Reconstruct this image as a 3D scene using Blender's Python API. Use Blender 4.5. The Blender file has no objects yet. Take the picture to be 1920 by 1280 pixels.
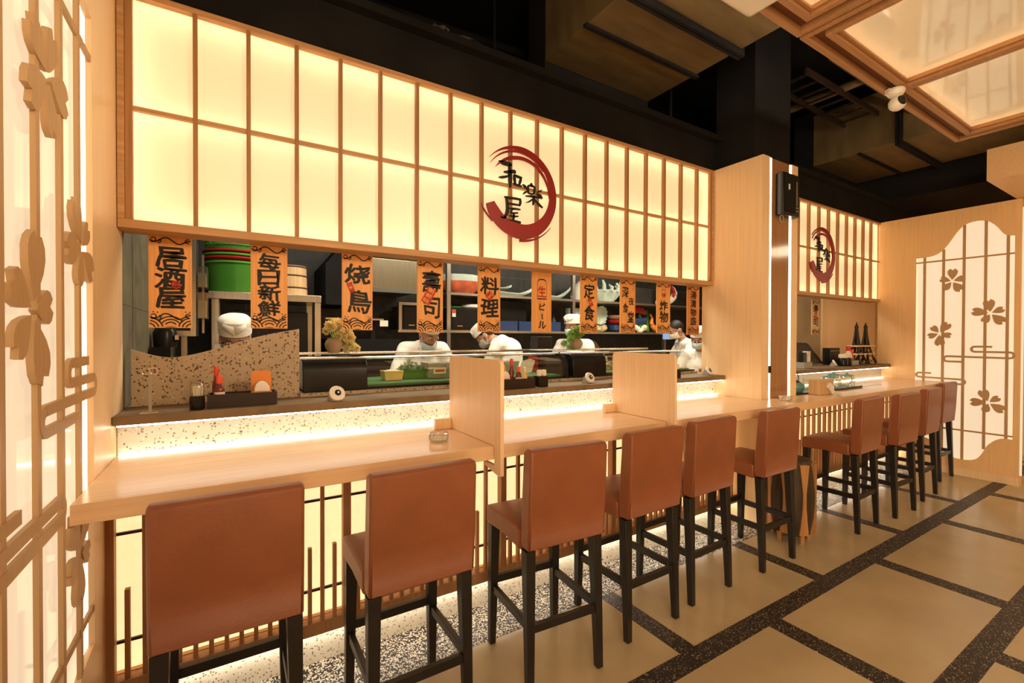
import bpy, bmesh, math, random
from mathutils import Vector, Matrix
random.seed(7)
PI = math.pi
D = bpy.data
SC = bpy.context.scene
COL = SC.collection

# ---------------------------------------------------------------- camera
F_PX, YAW, PITCH, ROLL, EYE = 855.97, 0.552429, -0.0095866, 0.0028797, 1.42
fw = Vector((math.sin(YAW)*math.cos(PITCH), math.cos(YAW)*math.cos(PITCH), math.sin(PITCH)))
rt = Vector((math.cos(YAW), -math.sin(YAW), 0)); up = rt.cross(fw)
c_, s_ = math.cos(ROLL), math.sin(ROLL)
rt, up = c_*rt + s_*up, -s_*rt + c_*up
cd = D.cameras.new('camera'); cam = D.objects.new('camera', cd); COL.objects.link(cam)
cd.sensor_width = 36.0; cd.sensor_fit = 'HORIZONTAL'; cd.lens = F_PX*36.0/1920.0
cd.clip_start = 0.05; cd.clip_end = 60
cam.matrix_world = Matrix(((rt.x, up.x, -fw.x, 0), (rt.y, up.y, -fw.y, 0), (rt.z, up.z, -fw.z, EYE), (0, 0, 0, 1)))
SC.camera = cam

# ---------------------------------------------------------------- world, exposure, kitchen lamps, added room fills
W = D.worlds.new('world'); SC.world = W; W.use_nodes = True
W.node_tree.nodes['Background'].inputs[0].default_value = (1.0, 0.72, 0.42, 1)
W.node_tree.nodes['Background'].inputs[1].default_value = 0.012
SC.view_settings.view_transform = 'Standard'; SC.view_settings.look = 'None'
SC.view_settings.exposure = 0.0; SC.view_settings.gamma = 1.0; SC.view_settings.use_curve_mapping = False
WARM = (1.0, 0.77, 0.50)
def area(name, loc, size, power, color=WARM, rot=(0, 0, 0), sy=None, spread=None):
    l = D.lights.new(name, 'AREA'); l.energy = power; l.color = color; l.size = size
    l.shape = 'RECTANGLE'; l.size_y = sy or size
    if spread: l.spread = spread
    o = D.objects.new(name, l); COL.objects.link(o); o.location = loc; o.rotation_euler = rot
    return o
# lamps of the kitchen ceiling (neutral white); unseen warm fill lights added for the room
area('kitchen_lamp', (0.3, 3.25, 2.70), 0.9, 20, (1.0, 0.88, 0.70), sy=0.5)
area('kitchen_lamp', (1.6, 3.25, 2.70), 1.2, 34, (1.0, 0.88, 0.70), sy=0.5)
area('kitchen_lamp', (3.2, 3.35, 2.70), 1.4, 42, (1.0, 0.88, 0.70), sy=0.5)
area('kitchen_lamp', (4.9, 3.60, 2.70), 1.0, 34, (1.0, 0.88, 0.70), sy=0.5)
area('niche_lamp', (5.6, 2.62, 2.70), 1.2, 9, WARM, sy=0.15)
area('room_fill', (1.0, -2.2, 3.1), 2.4, 20, WARM, sy=1.8, rot=(0.35, 0, 0))  # unseen fill pair behind the camera, added to brighten floor and stools
area('room_fill', (4.4, -2.2, 3.1), 2.4, 28, WARM, sy=1.8, rot=(0.35, 0, 0))
area('room_fill', (-0.25, -1.9, 1.75), 2.2, 155, WARM, sy=2.4, rot=(0, -PI/2, 0))  # added fill standing at the left wall, brightens column and right wall
lw = area('room_fill', (2.2, -1.5, 2.85), 0.9, 9, WARM, sy=0.6, spread=0.95)  # added unseen fill, aimed to lift the wood of the left wall
lw.rotation_euler = (Vector((-0.37, 2.1, 2.25))-Vector((2.2, -1.5, 2.85))).to_track_quat('-Z', 'Y').to_euler()
area('room_fill', (7.0, 0.2, 2.70), 0.8, 20, WARM, sy=0.8)

# ---------------------------------------------------------------- materials
def mat(name, color=(0.8, 0.8, 0.8), rough=0.5, metal=0.0, spec=0.5, emit=None, es=0.0, coat=0.0, trans=0.0, ior=1.45, alpha=1.0):
    m = D.materials.new(name); m.use_nodes = True
    b = m.node_tree.nodes['Principled BSDF']
    b.inputs['Base Color'].default_value = (*color, 1); b.inputs['Roughness'].default_value = rough
    b.inputs['Metallic'].default_value = metal; b.inputs['Specular IOR Level'].default_value = spec
    b.inputs['Coat Weight'].default_value = coat; b.inputs['Transmission Weight'].default_value = trans
    b.inputs['IOR'].default_value = ior
    if emit: b.inputs['Emission Color'].default_value = (*emit, 1); b.inputs['Emission Strength'].default_value = es
    return m
def N(m, t, **kw):
    n = m.node_tree.nodes.new(t)
    for k, v in kw.items(): setattr(n, k, v)
    return n
def L(m, a, b): m.node_tree.links.new(a, b)
def BS(m): return m.node_tree.nodes['Principled BSDF']
def vary(m, scale=(1, 1, 1), nscale=4.0, amount=0.12, bump=0.0, detail=4.0, bscale=None, mode='LINEAR'):
    """noise variation of the base colour in object space, optional bump"""
    b = BS(m); col = b.inputs['Base Color'].default_value[:]
    tc = N(m, 'ShaderNodeTexCoord'); mp = N(m, 'ShaderNodeMapping'); mp.inputs['Scale'].default_value = scale
    L(m, tc.outputs['Object'], mp.inputs['Vector'])
    nz = N(m, 'ShaderNodeTexNoise'); nz.inputs['Scale'].default_value = nscale; nz.inputs['Detail'].default_value = detail
    L(m, mp.outputs['Vector'], nz.inputs['Vector'])
    rp = N(m, 'ShaderNodeValToRGB')
    rp.color_ramp.elements[0].position = 0.3; rp.color_ramp.elements[1].position = 0.7
    lo = [max(0, c*(1-amount)) for c in col[:3]]; hi = [min(1, c*(1+amount)) for c in col[:3]]
    rp.color_ramp.elements[0].color = (*lo, 1); rp.color_ramp.elements[1].color = (*hi, 1)
    L(m, nz.outputs['Fac'], rp.inputs['Fac']); L(m, rp.outputs['Color'], b.inputs['Base Color'])
    if bump:
        n2 = N(m, 'ShaderNodeTexNoise'); n2.inputs['Scale'].default_value = bscale or nscale*3; n2.inputs['Detail'].default_value = 3
        L(m, mp.outputs['Vector'], n2.inputs['Vector'])
        bp = N(m, 'ShaderNodeBump'); bp.inputs['Strength'].default_value = bump; bp.inputs['Distance'].default_value = 0.01
        L(m, n2.outputs['Fac'], bp.inputs['Height']); L(m, bp.outputs['Normal'], b.inputs['Normal'])
    return m
def wood(name, col, rough=0.35, axis='Z', amount=0.10, spec=0.4):
    sc = {'Z': (20, 20, 0.8), 'X': (0.8, 20, 20), 'Y': (20, 0.8, 20)}[axis]
    return vary(mat(name, col, rough, spec=spec), sc, 3.0, amount, detail=6)
def chips(m, base, cells, bump=0.0):
    """stone with scattered chips: list of (scale, keep, colour)"""
    b = BS(m); tc = N(m, 'ShaderNodeTexCoord'); prev = None
    nz = N(m, 'ShaderNodeTexNoise'); nz.inputs['Scale'].default_value = 7; L(m, tc.outputs['Object'], nz.inputs['Vector'])
    rp = N(m, 'ShaderNodeValToRGB')
    rp.color_ramp.elements[0].color = (*[c*0.85 for c in base], 1); rp.color_ramp.elements[1].color = (*[min(1, c*1.12) for c in base], 1)
    L(m, nz.outputs['Fac'], rp.inputs['Fac']); prev = rp.outputs['Color']
    for i, (scale, keep, size, colr) in enumerate(cells):
        ad = N(m, 'ShaderNodeVectorMath', operation='ADD'); ad.inputs[1].default_value = (3.1*i, 1.7*i, 5.3*i)
        wn = N(m, 'ShaderNodeTexNoise'); wn.inputs['Scale'].default_value = scale*0.9
        L(m, tc.outputs['Object'], wn.inputs['Vector'])
        mxv = N(m, 'ShaderNodeMix', data_type='VECTOR'); mxv.inputs[0].default_value = 0.5/scale if scale > 1 else 0.02
        L(m, tc.outputs['Object'], mxv.inputs[4]); L(m, wn.outputs['Color'], mxv.inputs[5])
        L(m, mxv.outputs[1], ad.inputs[0])
        v = N(m, 'ShaderNodeTexVoronoi'); v.inputs['Scale'].default_value = scale
        L(m, ad.outputs[0], v.inputs['Vector'])
        sp = N(m, 'ShaderNodeSeparateColor'); L(m, v.outputs['Color'], sp.inputs[0])
        k = N(m, 'ShaderNodeMath', operation='LESS_THAN'); L(m, sp.outputs[0], k.inputs[0]); k.inputs[1].default_value = keep
        szv = N(m, 'ShaderNodeMath', operation='MULTIPLY_ADD'); L(m, sp.outputs[1], szv.inputs[0]); szv.inputs[1].default_value = size*0.6; szv.inputs[2].default_value = size*0.5
        d = N(m, 'ShaderNodeMath', operation='LESS_THAN'); L(m, v.outputs['Distance'], d.inputs[0]); L(m, szv.outputs[0], d.inputs[1])
        a = N(m, 'ShaderNodeMath', operation='MULTIPLY'); L(m, k.outputs[0], a.inputs[0]); L(m, d.outputs[0], a.inputs[1])
        mx = N(m, 'ShaderNodeMix', data_type='RGBA'); L(m, a.outputs[0], mx.inputs[0]); L(m, prev, mx.inputs[6]); mx.inputs[7].default_value = (*colr, 1)
        prev = mx.outputs[2]
    L(m, prev, b.inputs['Base Color'])
    return m
def emis(name, color, strength, base=(0.8, 0.75, 0.65)):
    return mat(name, base, 0.5, emit=color, es=strength)
def diffuser(name, color, strength, base=(0.86, 0.80, 0.66), tl=0.55, wr=0.0, gloss=0.03):
    """backlit sheet: diffuse + translucent + its own even glow"""
    m = D.materials.new(name); m.use_nodes = True; nt = m.node_tree; nt.nodes.clear()
    o = N(m, 'ShaderNodeOutputMaterial'); df = N(m, 'ShaderNodeBsdfDiffuse'); df.inputs[0].default_value = (*base, 1)
    tr = N(m, 'ShaderNodeBsdfTranslucent'); tr.inputs[0].default_value = (*base, 1)
    mx = N(m, 'ShaderNodeMixShader'); mx.inputs[0].default_value = tl
    L(m, df.outputs[0], mx.inputs[1]); L(m, tr.outputs[0], mx.inputs[2])
    gl = N(m, 'ShaderNodeBsdfGlossy'); gl.inputs['Roughness'].default_value = 0.3 if gloss < 0.1 else 0.05
    m2 = N(m, 'ShaderNodeMixShader'); m2.inputs[0].default_value = gloss; L(m, mx.outputs[0], m2.inputs[1]); L(m, gl.outputs[0], m2.inputs[2])
    if gloss > 0.1:
        wn = N(m, 'ShaderNodeTexNoise'); wn.inputs['Scale'].default_value = 1.1; wn.inputs['Detail'].default_value = 0.0; wc = N(m, 'ShaderNodeTexCoord'); L(m, wc.outputs['Object'], wn.inputs['Vector'])
        bp = N(m, 'ShaderNodeBump'); bp.inputs['Strength'].default_value = 0.25; bp.inputs['Distance'].default_value = 0.03; L(m, wn.outputs['Fac'], bp.inputs['Height']); L(m, bp.outputs['Normal'], gl.inputs['Normal'])
    em = N(m, 'ShaderNodeEmission'); em.inputs[0].default_value = (*color, 1); em.inputs[1].default_value = strength
    nz = N(m, 'ShaderNodeTexNoise'); nz.inputs['Scale'].default_value = 16.0 if wr else 2.0; nz.inputs['Distortion'].default_value = 3.0 if wr else 0.0
    tc = N(m, 'ShaderNodeTexCoord'); L(m, tc.outputs['Object'], nz.inputs['Vector'])
    ma = N(m, 'ShaderNodeMath', operation='MULTIPLY_ADD'); ma.inputs[1].default_value = strength*max(0.10, wr); ma.inputs[2].default_value = strength*(1-max(0.10, wr)/2)
    L(m, nz.outputs['Fac'], ma.inputs[0]); L(m, ma.outputs[0], em.inputs[1])
    ad = N(m, 'ShaderNodeAddShader'); L(m, m2.outputs[0], ad.inputs[0]); L(m, em.outputs[0], ad.inputs[1]); L(m, ad.outputs[0], o.inputs[0])
    return m
def glass(name, color=(0.95, 0.97, 0.95), rough=0.02, mixt=0.85):
    """thin clear sheet: mostly transparent with a glossy reflection"""
    m = D.materials.new(name); m.use_nodes = True; m.node_tree.nodes.clear()
    o = N(m, 'ShaderNodeOutputMaterial'); t = N(m, 'ShaderNodeBsdfTransparent'); t.inputs[0].default_value = (*color, 1)
    g = N(m, 'ShaderNodeBsdfGlossy'); g.inputs['Roughness'].default_value = rough
    fr = N(m, 'ShaderNodeLayerWeight'); fr.inputs['Blend'].default_value = 0.25
    ma = N(m, 'ShaderNodeMath', operation='MULTIPLY_ADD'); ma.inputs[1].default_value = 0.55; ma.inputs[2].default_value = 1-mixt-0.08
    L(m, fr.outputs['Facing'], ma.inputs[0])
    mx = N(m, 'ShaderNodeMixShader'); L(m, ma.outputs[0], mx.inputs[0]); L(m, t.outputs[0], mx.inputs[1]); L(m, g.outputs[0], mx.inputs[2])
    L(m, mx.outputs[0], o.inputs[0]); return m

M = {}
M['wood'] = wood('maple_veneer', (0.88, 0.635, 0.375), 0.38, amount=0.05)
M['woodr'] = wood('maple_wall', (0.88, 0.575, 0.285), 0.38, amount=0.05)
M['woodx'] = wood('maple_veneer_x', (0.82, 0.54, 0.285), 0.34, 'X', 0.05)
M['counter'] = wood('maple_counter', (0.80, 0.53, 0.30), 0.22, 'X', 0.07)
M['cedar'] = wood('cedar_frame', (0.54, 0.30, 0.13), 0.5, 'X', 0.18)
M['cedarz'] = wood('cedar_frame_z', (0.40, 0.20, 0.08), 0.5, 'Z', 0.18)
M['slat'] = wood('slat_wood', (0.40, 0.21, 0.095), 0.5, 'Z', 0.15)
M['lattice'] = wood('lattice_wood', (0.54, 0.34, 0.165), 0.5, 'Z', 0.05)
M['leather'] = vary(mat('leather', (0.26, 0.085, 0.035), 0.36, spec=0.5), (1, 1, 1), 6, 0.10, 0.12, bscale=120)
M['black'] = vary(mat('black_lacquer', (0.016, 0.013, 0.011), 0.38), (1, 1, 1), 8, 0.2)
M['blackm'] = vary(mat('black_matt', (0.012, 0.011, 0.010), 0.85, spec=0.2), (1, 1, 1), 3, 0.3)
M['blackp'] = vary(mat('black_plastic', (0.011, 0.010, 0.009), 0.25, spec=0.3), (1, 1, 1), 8, 0.2)
M['brownbk'] = wood('dark_brown_lacquer', (0.028, 0.015, 0.010), 0.4, 'X', 0.2)
M['steel'] = vary(mat('stainless', (0.62, 0.57, 0.48), 0.3, metal=1.0), (20, 1, 1), 6, 0.10)
M['steeld'] = vary(mat('dull_steel', (0.36, 0.30, 0.20), 0.35, metal=1.0), (20, 1, 1), 6, 0.10)
M['ledp'] = emis('paper_led_strip', (1.0, 0.86, 0.64), 9.0)
M['chrome'] = vary(mat('chrome', (0.8, 0.78, 0.74), 0.12, metal=1.0), (1, 1, 1), 5, 0.05)
M['terra'] = chips(mat('terrazzo_pale', (0.72, 0.62, 0.46), 0.4), (0.76, 0.70, 0.57),
    [(80, 0.20, 0.40, (0.36, 0.29, 0.20)), (120, 0.20, 0.45, (0.20, 0.16, 0.11)), (100, 0.12, 0.42, (0.88, 0.84, 0.74)), (52, 0.06, 0.34, (0.22, 0.18, 0.12))])
M['terrab'] = chips(mat('terrazzo_brown', (0.33, 0.22, 0.125), 0.42), (0.46, 0.35, 0.23),
    [(75, 0.24, 0.45, (0.15, 0.09, 0.05)), (120, 0.24, 0.5, (0.10, 0.06, 0.033)), (90, 0.10, 0.42, (0.62, 0.52, 0.38)), (66, 0.07, 0.38, (0.05, 0.03, 0.016))])
M['ledge'] = vary(mat('ledge_stone', (0.21, 0.145, 0.08), 0.6, spec=0.2), (1, 1, 1), 9, 0.2)
M['tile'] = vary(mat('floor_tile', (0.43, 0.335, 0.195), 0.20, spec=0.45), (1, 1, 1), 3.2, 0.09, 0.03, detail=8, bscale=14)
M['pebble'] = chips(mat('pebble_terrazzo', (0.02, 0.018, 0.015), 0.5), (0.016, 0.012, 0.009),
    [(120, 0.35, 0.40, (0.24, 0.16, 0.09)), (150, 0.22, 0.42, (0.48, 0.38, 0.25)), (105, 0.25, 0.38, (0.11, 0.07, 0.04))])
M['pebblel'] = chips(mat('pebble_terrazzo_pale', (0.02, 0.018, 0.015), 0.5), (0.012, 0.010, 0.008),
    [(120, 0.70, 0.62, (0.70, 0.64, 0.52)), (150, 0.40, 0.50, (0.76, 0.71, 0.60)), (130, 0.14, 0.5, (0.02, 0.016, 0.012))])
M['greytile'] = vary(mat('kitchen_tile', (0.026, 0.023, 0.018), 0.4), (1, 1, 1), 12, 0.35, 0.05)
M['olivetile'] = vary(mat('olive_tile', (0.125, 0.108, 0.062), 0.5), (1, 1, 1), 10, 0.25, 0.05)
M['grout'] = vary(mat('grout', (0.11, 0.10, 0.08), 0.8), (1, 1, 1), 12, 0.2)
M['duct'] = vary(mat('duct_sheet', (0.15, 0.10, 0.04), 0.55), (1, 4, 1), 2.5, 0.25)
M['led'] = emis('led_strip', (1.0, 0.93, 0.80), 10.0)
M['leds'] = emis('sign_led_strip', (1.0, 0.84, 0.66), 36.0)
M['ledk'] = emis('kick_led_strip', (1.0, 0.92, 0.76), 20.0)
M['signback'] = vary(mat('sign_back_board', (0.12, 0.11, 0.09), 0.8), (1, 1, 1), 5, 0.05)
M['ledline'] = emis('led_line', (1.0, 0.90, 0.70), 6.0)
M['sign'] = diffuser('sign_acrylic', (1.0, 0.74, 0.44), 0.34)
M['paper'] = diffuser('screen_paper', (1.0, 0.74, 0.43), 0.60, base=(0.80, 0.70, 0.56), wr=0.35)
M['acry'] = mat('backlit_acrylic', (0.55, 0.46, 0.33), 0.04, spec=0.22, emit=(1.0, 0.81, 0.57), es=0.66); vary(M['acry'], (1, 1, 1), 1.5, 0.03)
M['film'] = diffuser('stretch_film', (1.0, 0.74, 0.42), 0.20, base=(0.70, 0.60, 0.45), tl=0.5, gloss=0.20)
M['ledf'] = emis('film_led_strip', (1.0, 0.86, 0.66), 130.0)
M['white'] = vary(mat('white_plastic', (0.82, 0.78, 0.70), 0.35), (1, 1, 1), 6, 0.03)
M['cloth'] = vary(mat('white_cotton', (0.84, 0.81, 0.73), 0.9, spec=0.1), (1, 1, 1), 9, 0.05, 0.3, bscale=18)
M['ink'] = vary(mat('black_ink', (0.012, 0.010, 0.008), 0.6), (1, 1, 1), 9, 0.2)
M['inkred'] = vary(mat('red_ink', (0.52, 0.03, 0.018), 0.6), (1, 1, 1), 9, 0.1)
M['logored'] = vary(mat('logo_red', (0.30, 0.012, 0.010), 0.35), (1, 1, 1), 9, 0.1)
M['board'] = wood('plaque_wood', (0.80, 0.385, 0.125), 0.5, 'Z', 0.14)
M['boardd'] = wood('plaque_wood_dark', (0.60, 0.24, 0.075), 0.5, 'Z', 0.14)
M['boardp'] = wood('plaque_cream', (0.72, 0.48, 0.24), 0.6, 'Z', 0.1)
M['skin'] = vary(mat('skin', (0.46, 0.23, 0.13), 0.5), (1, 1, 1), 9, 0.08)
M['hair'] = vary(mat('hair', (0.018, 0.012, 0.008), 0.5), (30, 30, 4), 5, 0.4, 0.3)
M['mask'] = vary(mat('mask_blue', (0.50, 0.66, 0.66), 0.8), (1, 1, 1), 9, 0.05)
M['maskg'] = vary(mat('mask_grey', (0.36, 0.35, 0.30), 0.8), (1, 1, 1), 9, 0.05)
M['green'] = vary(mat('green_plastic', (0.05, 0.20, 0.02), 0.3), (1, 1, 1), 5, 0.1)
M['greenl'] = vary(mat('green_mesh_plastic', (0.08, 0.36, 0.04), 0.35), (1, 1, 1), 5, 0.1)
M['redp'] = vary(mat('red_plastic', (0.42, 0.02, 0.02), 0.3), (1, 1, 1), 5, 0.1)
M['tubwood'] = wood('tub_cedar', (0.62, 0.40, 0.20), 0.5, 'Z', 0.15)
M['copper'] = vary(mat('dark_hoop', (0.06, 0.03, 0.02), 0.5), (1, 1, 1), 5, 0.1)
M['bluep'] = vary(mat('blue_plastic', (0.022, 0.045, 0.12), 0.35), (1, 1, 1), 5, 0.1)
M['celadon'] = vary(mat('celadon_glaze', (0.55, 0.66, 0.57), 0.18), (1, 1, 1), 7, 0.12)
M['cream'] = vary(mat('cream_glaze', (0.74, 0.66, 0.50), 0.25), (1, 1, 1), 7, 0.10)
M['rock'] = vary(mat('rock_base', (0.50, 0.38, 0.20), 0.7), (1, 1, 1), 14, 0.35, 0.4)
M['orange'] = vary(mat('orange_plastic', (0.75, 0.24, 0.04), 0.35), (1, 1, 1), 5, 0.06)
M['redcap'] = vary(mat('red_cap', (0.68, 0.05, 0.03), 0.35), (1, 1, 1), 5, 0.06)
M['orcap'] = vary(mat('orange_red_cap', (0.85, 0.11, 0.05), 0.35), (1, 1, 1), 5, 0.06)
M['sauce'] = vary(mat('sauce', (0.16, 0.028, 0.018), 0.12), (1, 1, 1), 5, 0.1)
M['label'] = vary(mat('paper_label', (0.78, 0.70, 0.55), 0.7), (1, 1, 1), 5, 0.05)
M['tissue'] = vary(mat('tissue', (0.85, 0.80, 0.70), 0.95, spec=0.1), (1, 1, 1), 12, 0.04, 0.3)
M['glass'] = glass('clear_glass')
M['caseglass'] = glass('case_glass', (0.90, 0.93, 0.88), 0.02, 0.88)
M['plas'] = glass('cloudy_plastic', (0.80, 0.80, 0.74), 0.2, 0.70)
M['mat'] = vary(mat('green_mat', (0.03, 0.15, 0.03), 0.6), (1, 1, 1), 9, 0.15)
M['leaf'] = vary(mat('leafy_green', (0.30, 0.50, 0.12), 0.6), (1, 1, 1), 20, 0.4)
M['herb'] = vary(mat('dark_greens', (0.10, 0.19, 0.06), 0.6), (1, 1, 1), 20, 0.5)
M['flower'] = vary(mat('yellow_petals', (0.95, 0.76, 0.40), 0.7), (1, 1, 1), 20, 0.12)
M['clay'] = vary(mat('clay_pot', (0.42, 0.30, 0.18), 0.6), (1, 1, 1), 8, 0.2, 0.2)
M['fish'] = vary(mat('salmon_red', (0.55, 0.12, 0.05), 0.4), (1, 1, 1), 12, 0.3)
M['yellow'] = vary(mat('yellow_food', (0.80, 0.55, 0.16), 0.5), (1, 1, 1), 9, 0.1)
M['teal'] = vary(mat('teal_lid', (0.12, 0.30, 0.28), 0.35), (1, 1, 1), 9, 0.1)
M['iron'] = vary(mat('dark_iron', (0.035, 0.028, 0.022), 0.5, metal=0.4), (1, 1, 1), 9, 0.2)
M['mirror'] = wood('brown_gloss_panel', (0.34, 0.17, 0.07), 0.10, 'Z', 0.1, spec=0.7)
M['apron'] = vary(mat('apron_dark', (0.03, 0.03, 0.035), 0.8), (1, 1, 1), 9, 0.1)
M['tan'] = wood('tan_rib', (0.45, 0.22, 0.08), 0.5, 'Z', 0.2)
M['drum'] = vary(mat('dark_hide', (0.055, 0.035, 0.018), 0.6), (6, 6, 1), 4, 0.5, 0.4)
M['bag'] = vary(mat('clear_bag', (0.35, 0.30, 0.22), 0.2, spec=0.7), (1, 1, 1), 9, 0.3)
M['screen'] = emis('blue_screen', (0.35, 0.50, 0.85), 0.45, (0.2, 0.3, 0.5))
M['grey'] = vary(mat('grey_plastic', (0.32, 0.30, 0.25), 0.4), (1, 1, 1), 9, 0.05)
M['plaster'] = vary(mat('niche_plaster', (0.42, 0.33, 0.21), 0.7), (1, 1, 1), 3, 0.06)

# ---------------------------------------------------------------- mesh helpers
ROOTLOC = {}
def rloc(o):
    while o.parent is not None: o = o.parent
    return Vector(ROOTLOC.get(o.name, (0, 0, 0)))
class MB:
    def __init__(s): s.bm = bmesh.new()
    def _pts(s, pts, faces):
        vs = [s.bm.verts.new(p) for p in pts]
        for f in faces:
            try: s.bm.faces.new([vs[i] for i in f])
            except ValueError: pass
        return vs
    def box(s, a, b):
        x0, x1 = sorted((a[0], b[0])); y0, y1 = sorted((a[1], b[1])); z0, z1 = sorted((a[2], b[2]))
        s._pts([(x0, y0, z0), (x1, y0, z0), (x1, y1, z0), (x0, y1, z0), (x0, y0, z1), (x1, y0, z1), (x1, y1, z1), (x0, y1, z1)],
               [(3, 2, 1, 0), (4, 5, 6, 7), (0, 1, 5, 4), (1, 2, 6, 5), (2, 3, 7, 6), (3, 0, 4, 7)]); return s
    def hexa(s, bot, top):
        s._pts(list(bot)+list(top), [(3, 2, 1, 0), (4, 5, 6, 7), (0, 1, 5, 4), (1, 2, 6, 5), (2, 3, 7, 6), (3, 0, 4, 7)]); return s
    def bar(s, p0, p1, w, h, upv=(0, 0, 1)):
        p0, p1 = Vector(p0), Vector(p1); d = (p1-p0).normalized(); u = Vector(upv)
        if abs(d.dot(u)) > 0.95: u = Vector((0, 1, 0))
        a = d.cross(u).normalized()*w/2; b = a.normalized().cross(d).normalized()*h/2
        s.hexa([p0-a-b, p0+a-b, p0+a+b, p0-a+b], [p1-a-b, p1+a-b, p1+a+b, p1-a+b]); return s
    def cone(s, p0, p1, r0, r1=None, n=16, caps=True):
        r1 = r0 if r1 is None else r1
        p0, p1 = Vector(p0), Vector(p1); d = (p1-p0).normalized()
        a = d.orthogonal().normalized(); b = d.cross(a)
        v0 = [s.bm.verts.new(p0+(a*math.cos(t)+b*math.sin(t))*r0) for t in [2*PI*i/n for i in range(n)]]
        v1 = [s.bm.verts.new(p1+(a*math.cos(t)+b*math.sin(t))*r1) for t in [2*PI*i/n for i in range(n)]]
        for i in range(n): s.bm.faces.new((v0[i], v0[(i+1) % n], v1[(i+1) % n], v1[i]))
        if caps: s.bm.faces.new(v0[::-1]); s.bm.faces.new(v1)
        return s
    def lathe(s, prof, c=(0, 0, 0), n=24, sx=1.0, sy=1.0, wob=None):
        rings = []
        for r, z in prof:
            if r < 1e-5: rings.append([s.bm.verts.new((c[0], c[1], c[2]+z))])
            else:
                ring = []
                for i in range(n):
                    t = 2*PI*i/n; k = wob(t, z) if wob else 1.0
                    ring.append(s.bm.verts.new((c[0]+r*k*sx*math.cos(t), c[1]+r*k*sy*math.sin(t), c[2]+z)))
                rings.append(ring)
        for a, b in zip(rings, rings[1:]):
            for i in range(n):
                j = (i+1) % n
                if len(a) == 1 and len(b) == 1: continue
                if len(a) == 1: s.bm.faces.new((a[0], b[j], b[i]))
                elif len(b) == 1: s.bm.faces.new((a[i], a[j], b[0]))
                else: s.bm.faces.new((a[i], a[j], b[j], b[i]))
        return s
    def ball(s, c, r, n=16, m=10, mtx=None):
        rx, ry, rz = (r, r, r) if isinstance(r, (int, float)) else r
        c = Vector(c); vs = []
        P = lambda v: c+((mtx @ v) if mtx else v)
        topv = s.bm.verts.new(P(Vector((0, 0, rz)))); botv = s.bm.verts.new(P(Vector((0, 0, -rz))))
        for j in range(1, m):
            ph = PI*j/m
            vs.append([s.bm.verts.new(P(Vector((rx*math.sin(ph)*math.cos(2*PI*i/n), ry*math.sin(ph)*math.sin(2*PI*i/n), rz*math.cos(ph))))) for i in range(n)])
        for i in range(n):
            k = (i+1) % n
            s.bm.faces.new((topv, vs[0][i], vs[0][k])); s.bm.faces.new((botv, vs[-1][k], vs[-1][i]))
            for a, b in zip(vs, vs[1:]): s.bm.faces.new((a[i], b[i], b[k], a[k]))
        return s
    def capsule(s, p0, p1, r0, r1=None, n=14):
        r1 = r0 if r1 is None else r1
        s.cone(p0, p1, r0, r1, n); s.ball(p0, r0, n, 8); s.ball(p1, r1, n, 8); return s
    def tube(s, pts, r, n=10, closed=False):
        pts = [Vector(p) for p in pts]; rings = []
        for i, p in enumerate(pts):
            a = pts[i-1] if (i or closed) else p; b = pts[(i+1) % len(pts)] if (i < len(pts)-1 or closed) else p
            d = (b-a).normalized(); u = Vector((0, 0, 1)) if abs(d.z) < 0.9 else Vector((0, 1, 0))
            x = d.cross(u).normalized(); y = x.cross(d).normalized(); rr = r[i] if isinstance(r, (list, tuple)) else r
            rings.append([s.bm.verts.new(p+(x*math.cos(2*PI*k/n)+y*math.sin(2*PI*k/n))*rr) for k in range(n)])
        prs = list(zip(rings, rings[1:]))+([(rings[-1], rings[0])] if closed else [])
        for a, b in prs:
            for k in range(n): s.bm.faces.new((a[k], a[(k+1) % n], b[(k+1) % n], b[k]))
        if not closed: s.bm.faces.new(rings[0][::-1]); s.bm.faces.new(rings[-1])
        return s
    def prism(s, poly, d0, d1, fn):
        """closed 2-D outline (u, v) -> fn(u, v, d) between two depths"""
        a = [s.bm.verts.new(fn(u, v, d0)) for u, v in poly]; b = [s.bm.verts.new(fn(u, v, d1)) for u, v in poly]
        n = len(poly); s.bm.faces.new(a); s.bm.faces.new(b[::-1])
        for i in range(n): s.bm.faces.new((a[i], b[i], b[(i+1) % n], a[(i+1) % n]))
        return s
    def ribbon(s, pts, ws, fn, d0=0.0, d1=None):
        """brush stroke: centre line (u, v) with a width per point"""
        n = len(pts); Lf, Rt = [], []
        for i, (u, v) in enumerate(pts):
            a = pts[max(0, i-1)]; b = pts[min(n-1, i+1)]; dx, dy = b[0]-a[0], b[1]-a[1]; q = math.hypot(dx, dy) or 1
            w = (ws[i] if isinstance(ws, (list, tuple)) else ws)/2
            Lf.append((u-dy/q*w, v+dx/q*w)); Rt.append((u+dy/q*w, v-dx/q*w))
        def strip(d): return [s.bm.verts.new(fn(u, v, d)) for u, v in Lf], [s.bm.verts.new(fn(u, v, d)) for u, v in Rt]
        l0, r0 = strip(d0)
        for i in range(n-1): s.bm.faces.new((l0[i], l0[i+1], r0[i+1], r0[i]))
        if d1 is not None:
            l1, r1 = strip(d1)
            for i in range(n-1):
                s.bm.faces.new((r1[i], r1[i+1], l1[i+1], l1[i])); s.bm.faces.new((l0[i+1], l0[i], l1[i], l1[i+1])); s.bm.faces.new((r0[i], r0[i+1], r1[i+1], r1[i]))
            s.bm.faces.new((l0[0], r0[0], r1[0], l1[0])); s.bm.faces.new((r0[-1], l0[-1], l1[-1], r1[-1]))
        return s
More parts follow.
